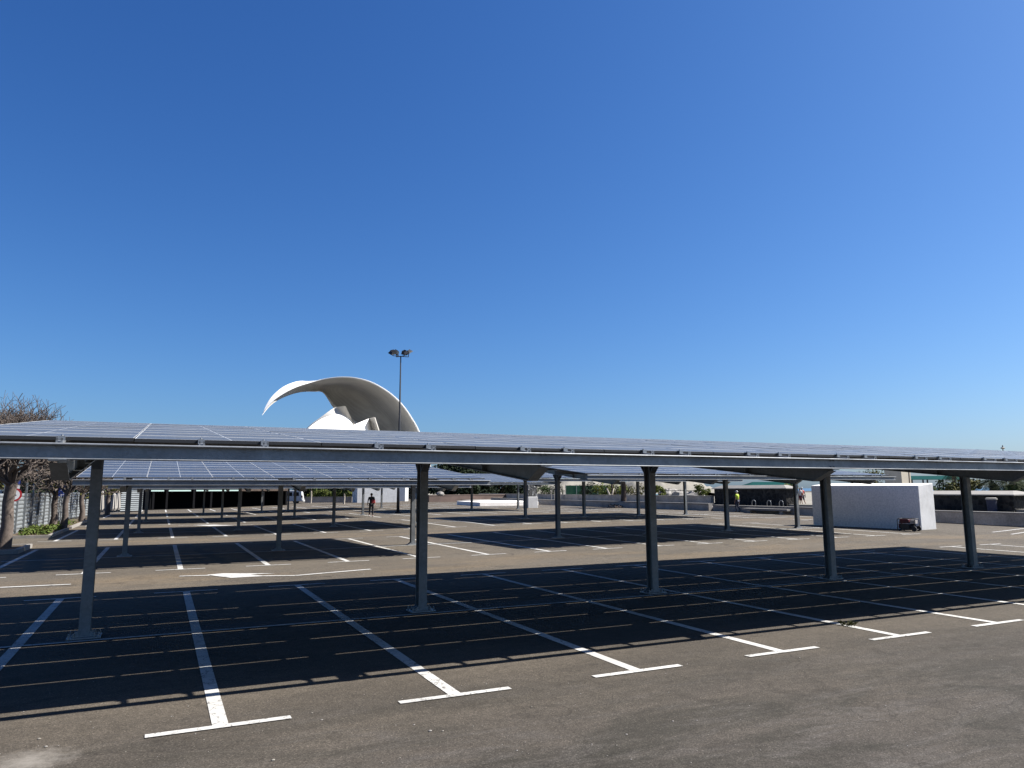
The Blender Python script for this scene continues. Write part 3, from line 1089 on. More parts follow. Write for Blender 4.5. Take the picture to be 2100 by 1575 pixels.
def fork(mb, p, d, r, ln, lv, rng, spread=.75, nf=(2, 3), up=.16, tips=None):
    p, d, r = limb(mb, p, d, r, ln, rng, k=6 if lv > 2 else 4 if lv > 0 else 3, seg=3 if lv > 1 else 2)
    if lv <= 0:
        if tips is not None:
            tips.append(p)
        return
    n = rng.choice(nf)
    x = d.orthogonal().normalized(); y = d.cross(x)
    a0 = rng.uniform(0, 6.28)
    for i in range(n):
        a = a0 + 6.283 * i / n + rng.uniform(-.4, .4)
        s = spread * rng.uniform(.7, 1.25)
        nd = (d + (x * math.cos(a) + y * math.sin(a)) * s + Vector((0, 0, up))).normalized()
        fork(mb, p, nd, r * rng.uniform(.74, .92), ln * rng.uniform(.70, .96), lv - 1, rng, spread, nf, up, tips)


def bare_tree(loc, th, tr, lv, ln, label, lean=(0, 0), seed=1, leaves=0, nf=(2, 3, 3), nl=5, bias=(0, 0, 0)):
    rng = random.Random(seed)
    t = thing('bare_tree', label, 'tree', loc, 0, 'bare branched trees along the fence')
    m = MB()
    pts = [Vector((0, 0, -.1)), Vector((lean[0] * .3 + .05, lean[1] * .3, th * .35)), Vector((lean[0] * .7 - .04, lean[1] * .7, th * .7)), Vector((lean[0], lean[1], th))]
    m.tube(pts, [tr * 1.35, tr, tr * .92, tr * .95], 9, 0, False)
    m.build('trunk', MT['bark'], t, None, True)
    m = MB(); tips = []
    for i in range(nl):
        a = 6.283 * i / nl + rng.uniform(-.3, .3)
        fork(m, pts[-1] - Vector((0, 0, .1)), Vector((math.cos(a) * .7, math.sin(a) * .7, rng.uniform(.25, 1.3))) + Vector(bias) * (i % 2), tr * .46, ln * rng.uniform(.85, 1.02), lv, rng, .85, nf, .14, tips)
    m.build('crown', MT['bark'], t, None, True)
    if leaves:
        m = MB()
        for p in tips:
            if rng.random() < leaves:
                leafball(m, p, .28, 14, .13, rng)
        m.build('leaves', MT['leaf_olive'], t)


def leafball(mb, c, r, n, s, rng, flat=1.):
    for _ in range(n):
        while True:
            o = Vector((rng.uniform(-1, 1), rng.uniform(-1, 1), rng.uniform(-1, 1)))
            if o.length < 1:
                break
        p = c + Vector((o.x * r, o.y * r, o.z * r * flat))
        n_ = (o + Vector((rng.uniform(-1, 1), rng.uniform(-1, 1), rng.uniform(-.2, 1.4)))).normalized()
        x = n_.orthogonal().normalized(); y = n_.cross(x)
        a = rng.uniform(0, 6.28)
        u = (x * math.cos(a) + y * math.sin(a)) * s * rng.uniform(.6, 1.3); w = (y * math.cos(a) - x * math.sin(a)) * s * rng.uniform(.35, .7)
        mb.quad(p - u, p + w, p + u, p - w)


bare_tree((-5.02, 32.1, .05), 2.4, .2, 6, .74, 'nearest bare tree at the left edge, grey branch tangle above the roof', (.1, 0), 11, .0, (2, 3, 3), 16, (-.95, .2, .8))
bare_tree((-5.45, 49.3, .05), 1.9, .17, 5, .80, 'bare tree with bent trunk left of the pole with blue square sign', (.05, .1), 12, .02, (3, 2, 3), 9)
bare_tree((-4.72, 47.2, .05), 2.0, .16, 5, .76, 'bare tree close to the kerb end, right of the blue square sign', (.1, 0), 13, .02, (3, 2, 3), 9)
bare_tree((-4.75, 58.1, .05), 2.0, .17, 5, .66, 'bare tree with reddish trunk just left of the left near column', (-.08, 0), 14, .06, (3, 2, 2), 6)
bare_tree((-4.4, 66.0, 0), 1.9, .16, 4, .7, 'bare tree hidden partly by the left near column', (.05, 0), 15, .10, (2, 3), 6)
bare_tree((-4.2, 75.0, 0), 1.9, .18, 4, .7, 'bare tree between the closed parasols', (.05, 0), 16, .2, (2, 3), 6)


def leafy_tree(loc, h, w, label, mat, n=26, leafs=80, s=.22, seed=1, trunk=.15, base=.25, bark='bark_dark', group=None, name='leafy_tree'):
    rng = random.Random(seed)
    t = thing(name, label, 'tree', loc, 0, group)
    m = MB()
    th = h * (base + .1)
    m.tube([(0, 0, -.1), (.05 * w, 0, th * .5), (0, .03 * w, th), (.02, 0, h * .8)], [trunk * 1.3, trunk, trunk * .85, trunk * .2], 8, 0, False)
    for i in range(6):
        a = rng.uniform(0, 6.28)
        limb(m, Vector((0, 0, th * rng.uniform(.8, 1.1))), Vector((math.cos(a), math.sin(a), rng.uniform(.4, 1.1))), trunk * .5, w * .8, rng, .4, 3, .3, 5)
    m.build('trunk', MT[bark], t, None, True)
    m = MB()
    for i in range(n):
        a = rng.uniform(0, 6.28); z = rng.random(); rr = w * math.sqrt(rng.random()) * (1 - .55 * z)
        c = Vector((rr * math.cos(a), rr * math.sin(a), h * base + (h * (1 - base)) * z * .95))
        leafball(m, c, w * rng.uniform(.22, .42), leafs, s, rng, .8)
    m.build('crown', mat, t)
    return t


random.seed(8)
# trees behind the fence and behind the shelter on the left
for i, (px, D, h, w, mt, lb) in enumerate(((-40, 62, 4.2, 2.4, 'leaf_olive', 'olive leafed tree behind the fence at the left edge'), (60, 74, 4.2, 2.6, 'leaf_dark', 'dark leafed tree behind the fence near the triangular sign'), (118, 82, 5.2, 2.4, 'leaf_olive', 'olive leafed tree behind the fence right of the near bare tree'), (185, 92, 4.2, 2.6, 'leaf_mid', 'green tree behind the fence close to the left near column'), (228, 108, 4.0, 2.8, 'leaf_mid', 'green tree behind the closed parasols'))):
    p = atdepth(px, 1004, D)
    leafy_tree((p.x, p.y, 0), h, w, lb, MT[mt], 26, 60, .2, 20 + i, .14, .3, 'bark_dark', 'leafy trees behind the sheet fence')
bt = [(500, 128, 3.4, 3), (545, 132, 3.6, 3), (640, 140, 6.2, 4.2), (700, 150, 6.6, 4.6), (770, 165, 7.0, 4.8), (860, 150, 6.2, 4.4), (915, 142, 7.0, 4.4), (950, 138, 7.6, 3.8), (985, 146, 6.2, 4.4), (1025, 152, 5.6, 4.4), (1062, 158, 5.4, 4.6), (1100, 168, 5.0, 4.6)]
bl = ['dark tree behind the middle of the dark shelter', 'dark tree behind the right end of the dark shelter', 'dark tree behind the white van', 'dark tree behind the lime hedge', 'dark tree behind the broad white wall', 'dark tree behind the narrow white pier', 'dark tree whose top shows right of the second near column', 'tallest dark tree, its crown rising between two solar carports', 'dark tree behind the brown low wall', 'dark tree above the low white platform', 'dark tree directly left of the lava pillar', 'dark tree seen right past the lava pillar']
for i, (px, D, h, w) in enumerate(bt):
    p = atdepth(px, 1004, D)
    leafy_tree((p.x, p.y, .2), h, w, bl[i], MT['leaf_dark'], 34, 80, .34, 40 + i, .22, .08, 'bark_dark', 'dark trees beyond the car park')
a = cast(640, 1029); b = cast(724, 1029)
t = thing('hedge', 'lime green clipped hedge above the low grey wall', 'hedge', ((a.x + b.x) / 2, (a.y + b.y) / 2 + 1.5, .2))
rng = random.Random(77); m = MB()
dv = (b - a)
for i in range(60):
    leafball(m, dv * (i / 59 - .5) + Vector((0, rng.uniform(-.4, .4), rng.uniform(.6, 1.75))), .6, 60, .14, rng, .8)
m.build('foliage', MT['leaf_lime'], t)
m = MB()
for i in range(10):
    c_ = dv * (i / 9 - .5); m.tube([c_, c_ + Vector((.1, 0, 1.2))], [.06, .03], 5)
m.build('stems', MT['bark_dark'], t)
for (px, py, h, sd, lb) in ((637, 1032, 3.4, 61, 'slender pale trunked tree right of the white van'), (705, 1034, 2.6, 62, 'young pale trunked tree before the lime hedge')):
    q = cast(px, py)
    leafy_tree((q.x, q.y, q.z), h, 1.3, lb, MT['leaf_mid'], 12, 50, .15, sd, .11, .55, 'bark_pale', 'young trees near the lime hedge')

# trunk with root mound and shrubs along the right hand walls
q = cast(1278, 1041)
t = leafy_tree((q.x, q.y, q.z), 5.2, 2.6, 'single tree with dark trunk and root mound before the low wall', MT['leaf_mid'], 26, 70, .2, 90, .24, .62, 'bark_dark')
m = MB(); rng = random.Random(5)
leafball(m, Vector((-1.1, -.2, .1)), .8, 90, .12, rng, .35)
m.build('root_mound', MT['bark_dark'], t)
leafy_tree((50.5, 77, .78), 4.0, 1.8, 'small dark stemmed tree on the terrace behind the upper wall', MT['leaf_mid'], 16, 60, .2, 91, .13, .55, 'bark_dark')


def shrub(loc, w, h, mat, label, seed, n=9, leafs=70, s=.14, group='garden shrubs right of the lava pillar'):
    rng = random.Random(seed)
    t = thing('shrub', label, 'shrub', loc, 0, group)
    m = MB()
    for i in range(n):
        a = rng.uniform(0, 6.28); rr = w * math.sqrt(rng.random())
        leafball(m, Vector((rr * math.cos(a), rr * math.sin(a), h * rng.uniform(.25, .85))), w * .45, leafs, s, rng, .8)
    m.build('foliage', MT[mat], t)
    m = MB()
    for i in range(4):
        a = rng.uniform(0, 6.28)
        m.tube([(0, 0, -.05), (w * .4 * math.cos(a), w * .4 * math.sin(a), h * .6)], [.05, .02], 5)
    m.build('stems', MT['bark_dark'], t)


def at(px, D, z):
    p = atdepth(px, 1004, D); return (p.x, p.y, z)


for i, (px, D, w, h, mt, lb) in enumerate((
        (1118, 110, 1.7, 2.2, 'leaf_mid', 'green shrub right beside the lava pillar'), (1150, 105, 1.5, 2.0, 'leaf_dark', 'dark shrub next to the arched garden frame'),
        (1205, 98, 1.8, 2.4, 'leaf_dark', 'dark green shrub by the green net fence'), (1236, 94, 1.5, 2.1, 'leaf_lime', 'yellow green shrub left of the forked pale trunk'),
        (1262, 92, 1.2, 2.0, 'leaf_lime', 'yellow green shrub right of the forked pale trunk'), (1300, 100, 1.5, 2.3, 'leaf_olive', 'olive shrub behind the dark trunk with root mound'),
        (1352, 96, .8, 2.0, 'leaf_lime', 'small lime shrub above the pool'), (1437, 88, .9, 1.9, 'leaf_lime', 'small lime shrub left of the left lava wall'),
        (1616, 76, .9, 2.0, 'leaf_lime', 'lime shrub at the right end of the left lava wall'), (1935, 62, 1.3, 1.9, 'leaf_mid', 'sunlit green shrub over the right lava wall'),
        (1955, 64, 1.3, 1.7, 'leaf_lime', 'lime shrub over the right lava wall'), (1980, 60, 1.2, 2.0, 'leaf_olive', 'olive shrub left of the palm group'),
        (1812, 90, 2.0, 4.2, 'leaf_olive', 'ochre tinted shrub left of the cream building'), (1762, 96, 2.2, 4.6, 'leaf_dark', 'dark shrub top over the farther right carport'),
        (2085, 52, 1.2, 1.4, 'leaf_mid', 'green shrub at the right edge below the palms'))):
    shrub(at(px, D, .78), w, h, mt, lb, 100 + i)

# forked pale trunk
t = thing('forked_trunk', 'pale forked bare trunk among the yellow shrubs', 'tree', at(1252, 90, .78))
m = MB(); m.tube([(0, 0, 0), (-.1, 0, .5), (-.6, 0, 1.5)], [.16, .13, .08], 7); m.tube([(0, 0, .3), (.25, 0, .8), (.5, 0, 1.4)], [.12, .1, .06], 7)
m.build('trunk', MT['bark_pale'], t, None, True)


def palm(loc, th, n, fl, label, seed, dead=6):
    rng = random.Random(seed)
    t = thing('palm_tree', label, 'palm tree', loc, 0, 'palms at the right edge')
    m = MB()
    pts = [Vector((0, 0, -.1)), Vector((.04, 0, th * .5)), Vector((0, .05, th))]
    m.tube(pts, [.2, .16, .19], 10, 0, False)
    for k in range(int(th / .12)):
        m.lathe([(.17, 0), (.215, .05), (.17, .1)], 9, (0, 0, k * .12))
    m.build('trunk', MT['bark'], t)
    m = MB()
    for i in range(n + dead):
        a = rng.uniform(0, 6.28)
        el = rng.uniform(-.1, 1.2) if i < n else rng.uniform(-1.1, -.4)
        L_ = fl * rng.uniform(.8, 1.1)
        d = Vector((math.cos(a) * math.cos(el), math.sin(a) * math.cos(el), math.sin(el)))
        p = Vector((0, 0, th)); side = Vector((-math.sin(a), math.cos(a), 0))
        pts = [p.copy()]
        N = 16
        for q in range(N):
            d = (d + Vector((0, 0, -.085))).normalized()
            p = p + d * L_ / N
            pts.append(p.copy())
            if q > 1:
                ll = .42 * math.sin(math.pi * min(1, (q + 2) / (N + 2))) + .06
                for sg in (-1, 1):
                    tip = p + side * sg * ll + d * ll * .6 + Vector((0, 0, -.14 * rng.random() - .05))
                    w = d * .028
                    m.quad(p - w, p + w, tip + w * .3, tip - w * .3)
        m.tube(pts, [.022 - .018 * k / N for k in range(N + 1)], 4, 0, False)
    m.build('fronds', MT['palm'], t)


palm(at(2035, 56, .6), 2.0, 26, 2.0, 'dark palm with drooping fronds behind the right end of the lava wall', 1)
palm(at(2078, 52, .6), 1.9, 26, 2.0, 'dark palm at the right edge with hanging dry fronds', 2, 12)
palm(at(2112, 54, .6), 2.2, 24, 2.2, 'palm cut by the right edge of the picture', 3, 10)
palm(at(1958, 84, .78), 2.9, 22, 1.6, 'smaller sunlit palm beside the teal roofed pavilion', 4, 2)

# ground cover, weeds, loose stones
rng = random.Random(9)
m = MB()
for i in range(70):
    y = rng.uniform(41, 47); x = rng.uniform(-6.0, -4.75)
    leafball(m, Vector((x, y, .22)), .26, 22, .07, rng, .7)
for i in range(26):
    leafball(m, Vector((rng.uniform(-5.6, -4.8), rng.uniform(50, 56), .18)), .24, 18, .07, rng, .7)
o = m.build('ground_cover', MT['leaf_cover']); o['kind'] = 'stuff'; tag(o, 'low green ground cover under the bare trees', 'ground cover')
q = cast(1738, 1283)
m = MB()
for i in range(90):
    a = rng.uniform(0, 6.28); L_ = rng.uniform(.03, .11); r0 = rng.uniform(0, .08)
    p = Vector((r0 * math.cos(a) * 1.6, r0 * math.sin(a), 0)); d = Vector((math.cos(a) * .6, math.sin(a) * .6, 1)).normalized()
    s_ = Vector((-math.sin(a), math.cos(a), 0)) * .003
    m.poly([p - s_, p + s_, p + d * L_ * .6 + s_ * .7 + Vector((0, 0, 0)), p + d * L_ + Vector((math.cos(a), math.sin(a), -.3)) * L_ * .3])
tag(m.build('weed_tuft', MT['leaf_olive'], None, (q.x, q.y, 0)), 'small weed tuft growing at a bay line near the shadow edge', 'weed')
m = MB()
spots = [(660, 1477), (849, 1487), (882, 1500), (908, 1500), (1060, 1540), (1090, 1450), (80, 1516), (94, 1532), (1285, 1507), (1675, 1318), (1640, 1350), (560, 1560), (640, 1463), (745, 1178), (1380, 1480), (1816, 1448)]
for i, (px, py) in enumerate(spots + [(rng.uniform(0, 2100), rng.uniform(1330, 1570)) for _ in range(120)]):
    q = cast(px, py)
    r = rng.uniform(.007, .014) if i < len(spots) else rng.uniform(.003, .007)
    m.ball((q.x, q.y, r * .4), r, 6, 0 if rng.random() < .6 else 1, (1.3, .9, .6))
o = m.build('loose_stones', [MT['concrete'], MT['sand']]); o['kind'] = 'stuff'; tag(o, 'scattered pale stone chips on the near asphalt', 'stones')

# boulders in the garden
for i, (px, D, r, lb) in enumerate(((1322, 110, 1.3, 'pale boulder right of the dark trunk'), (1375, 112, 1.6, 'dark topped boulder above the pool'), (1395, 106, 1.3, 'grey boulder beyond the pool'), (1425, 100, 1.2, 'boulder left of the small lime shrub'), (903, 100, .4, 'white boulder on the brown wall end'))):
    rng = random.Random(200 + i)
    m = MB()
    m.ball((0, 0, 0), r, 14, 0, (1.3, 1, .75))
    m.v = [tuple(Vector(v) * (1 + rng.uniform(-.16, .16))) for v in m.v]
    p = at(px, D, .9 if i < 4 else 1.55)
    tag(m.build('boulder', MT['lava_grey'] if 'lava_grey' in MT else MT['concrete'], None, p), lb, 'boulder', 'garden boulders')

# pool rail
t = thing('pool_railing', 'thin dark railing in front of the pool', 'railing', at(1340, 98, .78))
o0 = Vector(at(1340, 98, .78))
pts = [Vector(at(px, 98 - i * 1.6, .78)) - o0 for i, px in enumerate((1340, 1356, 1378, 1402, 1440))]
for p in pts:
    m = MB(); m.tube([p, p + Vector((0, 0, 1.15))], .045, 6); m.build('railing_post', MT['dark_metal'], t)
m = MB(); m.tube([p + Vector((0, 0, 1.1)) for p in pts], .035, 6); m.build('handrail', MT['dark_metal'], t)
# arched frame and green net fence
t = thing('garden_arch', 'small white arched garden frame right of the lava pillar', 'arch', at(1143, 96, .7))
m = MB()
for dx in (-.45, 0, .45):
    m.tube([(dx - .45, 0, 0), (dx - .45, 0, 1.1)] + [(dx - .45 * math.cos(a), 0, 1.1 + .45 * math.sin(a)) for a in [math.pi * k / 8 for k in range(1, 8)]] + [(dx + .45, 0, 1.1), (dx + .45, 0, 0)], .035, 6)
m.build('hoops', MT['concrete'], t)
t = thing('net_fence', 'green net fence behind the upper garden wall', 'fence', at(1160, 104, .75), -.2)
m = MB(); m.box(0, 6.5, -.02, .02, .1, 1.9); m.build('net', simple('green_net', (.012, .07, .035), .9, 0, .3), t)
for k in range(5):
    m = MB(); m.tube([(k * 1.62, 0, 0), (k * 1.62, 0, 2.0)], .04, 6); m.build('post', MT['grey_metal'], t)


# pavilions with teal roofs
def pavilion(loc, rz, L, W, h, label):
    t = thing('pavilion', label, 'pavilion', loc, rz, 'teal roofed pavilions')
    m = MB()
    m.hexa([(-L / 2, -W / 2, h), (L / 2, -W / 2, h), (L / 2, W / 2, h), (-L / 2, W / 2, h), (-L / 3, -.2, h + .55), (L / 3, -.2, h + .55), (L / 3, .2, h + .55), (-L / 3, .2, h + .55)])
    m.build('roof', MT['teal'], t)
    for i in range(5):
        for yy in (-W / 2 + .2, W / 2 - .2):
            m = MB(); x = -L / 2 + .2 + (L - .4) * i / 4
            m.box(x - .08, x + .08, yy - .08, yy + .08, 0, h); m.build('post', MT['dark_metal'], t)


pavilion(at(1915, 105, .78), -.55, 9.0, 4, 2.5, 'teal roofed pavilion on dark posts left of the palms')
pavilion(at(1578, 120, .78), -.45, 8.0, 4, 1.85, 'teal roofed pavilion on dark posts above the left lava wall')
t = thing('cream_building', 'small cream rendered building over the right end of the carport', 'building', at(1843, 84, .7), .12)
m = MB(); m.box(-.95, .95, -1, 1, 0, 3.9); m.build('wall', MT['cream'], t)
m = MB(); m.box(.55, .66, -1.04, -1.0, 1.5, 3.8); m.build('downpipe', MT['bark_dark'], t)
m = MB(); m.box(-1.05, 1.05, -1.1, 1.1, 3.9, 4.05); m.build('roof', MT['concrete'], t)


# ------------------------------------------------------------------ lamps
q = cast(816, 1053)
t = thing('floodlight_mast', 'tall slim mast with a cluster of four dark floodlights', 'floodlight mast', (q.x, q.y, q.z))
H_ = 12.95
m = MB(); m.tube([(0, 0, 0), (0, 0, 2.2), (0, 0, H_)], [.13, .11, .05], 12); m.tube([(0, 0, 0), (0, 0, .12)], .24, 12); m.build('pole', MT['mast'], t, None, True)
ex = CR.copy(); ex.z = 0; ex.normalize(); ey = Vector((-ex.y, ex.x, 0))
for i, (sx, sy, zz, yaw) in enumerate(((-.62, -.3, .24, -.5), (-.42, .28, .34, -.25), (.36, -.3, .22, .5), (.60, .3, .34, .8))):
    c = ex * sx + ey * sy
    m = MB(); m.bar((0, 0, H_ - .03), tuple(c + Vector((0, 0, H_ - .02))), .05); m.bar(tuple(c + Vector((0, 0, H_ - .02))), tuple(c + Vector((0, 0, H_ + zz - .04))), .05); m.build('arm', MT['dark_metal'], t)
    m = MB()
    m.hexa([(-.20, -.30, -.10), (.20, -.30, -.10), (.20, .30, -.10), (-.20, .30, -.10), (-.13, -.2, .10), (.13, -.2, .10), (.13, .2, .10), (-.13, .2, .10)])
    m.box(-.22, .22, -.32, .32, -.14, -.1)
    for k in range(5):
        m.box(-.12 + k * .06 - .008, -.12 + k * .06 + .008, -.19, .19, .1, .15)
    o = m.build('floodlight', MT['dark_metal'], t, tuple(c + Vector((0, 0, H_ + zz + .05))), None)
    o.rotation_euler = (R_(20 if sy < 0 else -14), R_(30 if sx < 0 else -30), math.atan2(ex.y, ex.x) + yaw)
    m = MB(); m.box(-.18, .18, -.27, .27, -.146, -.141); l_ = m.build('lens', MT['car_glass'], o)
for (px, py, D, h, lb) in ((683, 1044, 0, 3.6, 'thin white lamp post left of the broad white wall'), (2065, 1060, 62, 4.9, 'lamp post whose tip shows over the carport at far right')):
    p = cast(px, py) if not D else Vector(at(px, D, .6))
    t = thing('lamp_post', lb, 'lamp post', (p.x, p.y, p.z))
    hh = h
    if D:
        hh = CAM_H + (1003 - 922) / F_PX * D - .6
    m = MB(); m.tube([(0, 0, 0), (0, 0, hh)], [.06, .04], 8); m.build('pole', MT['sign_white'] if not D else MT['concrete'], t)
    m = MB(); m.lathe([(0, 0), (.09, .02), (.20, .10), (.06, .18), (.03, .34), (0, .36)], 10, (0, 0, hh - .12)); m.build('lantern', MT['concrete'], t)

# ------------------------------------------------------------------ van
q = cast(611, 1035.5); q2 = atdepth(611, 1035.5, 1)
p = cast(620, 1036)
vd = 106.0
pr_ = Vector(at(622, vd, .22))
t = thing('white_van', 'white passenger van seen from the side behind the dark shelter', 'van', (pr_.x, pr_.y, .22), math.atan2(CR.y, CR.x) + .12)
# local x along the body, rear at +x
prof = [(.10, .42), (.02, .75), (-.02, 1.0), (-.12, 1.55), (-.3, 1.86), (-3.0, 1.88), (-3.55, 1.72), (-4.15, 1.12), (-4.75, .95), (-4.85, .55), (-4.8, .32), (.05, .32)]
m = MB(); m.prism([(x, -.88, z) for x, z in prof], (0, 1.76, 0)); o = m.build('body', MT['white_paint'], t)
md = o.modifiers.new('bevel', 'BEVEL'); md.width = .07; md.segments = 3
m = MB()
for xa, xb, tp in ((-1.25, -.42, 0), (-2.35, -1.35, 0), (-3.35, -2.45, .25)):
    m.prism([(xa - tp, -.885, 1.08), (xb, -.885, 1.08), (xb - .06, -.885, 1.62), (xa + .03, -.885, 1.62)], (0, .006, 0))
m.prism([(-.115, -.66, 1.1), (-.115, .66, 1.1), (-.26, .6, 1.68), (-.26, -.6, 1.68)], (.05, 0, 0))
m.build('window', MT['car_glass'], t)
for x in (-.95, -3.85):
    for y in (-.86, .70):
        m = MB()
        m.tube([(x, y, .33), (x, y + .2, .33)], .335, 20); w = m.build('wheel', MT['black'], t)
        m = MB(); m.tube([(x, y - .012, .33), (x, y - .002, .33)], .2, 14); m.build('rim', MT['dark_metal'], w)
m = MB(); m.box(-.12, .03, -.9, -.62, .85, 1.15); m.build('tail_light', MT['red_paint'], t)
m = MB(); m.box(-.1, .16, -.84, .84, .3, .52); m.build('bumper', MT['white_paint'], t)

# ------------------------------------------------------------------ generator
q = cast(1864, 1089)
t = thing('portable_generator', 'red portable generator in black tube frame beside white block', 'generator', (q.x, q.y, q.z), math.atan2(p2.y - p1.y, p2.x - p1.x))
hl, hw, hh = .40, .26, .58
fr = MB()
for y in (-hw, hw):
    fr.tube([(-hl, y, .08), (-hl, y, hh - .06), (-hl + .06, y, hh), (hl - .06, y, hh), (hl, y, hh - .06), (hl, y, .08), (-hl, y, .08)], .018, 8)
for x in (-hl, hl):
    for z in (.08, hh):
        fr.tube([(x * .9, -hw, z), (x * .9, hw, z)], .018, 8)
fr.build('frame', MT['black'], t, None, True)
m = MB(); m.hexa([(-hl + .05, -hw + .03, .36), (.12, -hw + .03, .36), (.12, hw - .03, .36), (-hl + .05, hw - .03, .36), (-hl + .08, -hw + .06, .56), (.09, -hw + .06, .56), (.09, hw - .06, .56), (-hl + .08, hw - .06, .56)]); o = m.build('fuel_tank', MT['red_paint'], t)
md = o.modifiers.new('bevel', 'BEVEL'); md.width = .03; md.segments = 3
m = MB(); m.tube([(-.06, 0, .56), (-.06, 0, .6)], .04, 10); m.build('fuel_cap', MT['black'], o)
m = MB(); m.box(-.3, .1, -.2, .2, .1, .33); m.tube([(.1, 0, .22), (.3, 0, .22)], .13, 14); m.build('engine', MT['dark_metal'], t)
m = MB(); m.box(.15, .36, -.2, .2, .36, .53); m.build('air_filter', simple('grey_plastic', (.3, .28, .27), .5), t)
m = MB(); m.box(-.37, -.33, -.2, .2, .12, .34); m.build('control_panel', MT['cloth_maroon'], t)
for y in (-hw - .05, hw):
    m = MB(); m.tube([(hl - .06, y, .12), (hl - .06, y + .05, .12)], .12, 16); w = m.build('wheel', MT['black'], t)
    m = MB(); m.tube([(-hl + .1, y + .02, 0), (-hl + .1, y + .02, .1)], .03, 8); m.build('foot', MT['black'], t)


# ------------------------------------------------------------------ people
def skinned(name, J, E, root, mat, parent, sub=1):
    me = bpy.data.meshes.new(name)
    names = list(J)
    me.from_pydata([J[n][0] for n in names], [(names.index(a), names.index(b)) for a, b in E], [])
    o = bpy.data.objects.new(name, me); COL.objects.link(o); o.parent = parent
    md = o.modifiers.new('skin', 'SKIN'); md.use_smooth_shade = True
    if not me.skin_vertices:
        return o
    for i, n in enumerate(names):
        sv = me.skin_vertices[0].data[i]
        r = J[n][1]
        sv.radius = (r, r) if not isinstance(r, tuple) else r
        sv.use_root = (n == root)
    s = o.modifiers.new('sub', 'SUBSURF'); s.levels = sub; s.render_levels = sub
    dg = bpy.context.evaluated_depsgraph_get()
    nm = bpy.data.meshes.new_from_object(o.evaluated_get(dg))
    o.modifiers.clear()
    nm.materials.clear(); nm.materials.append(mat)
    o.data = nm
    nm.polygons.foreach_set('use_smooth', [True] * len(nm.polygons))
    return o


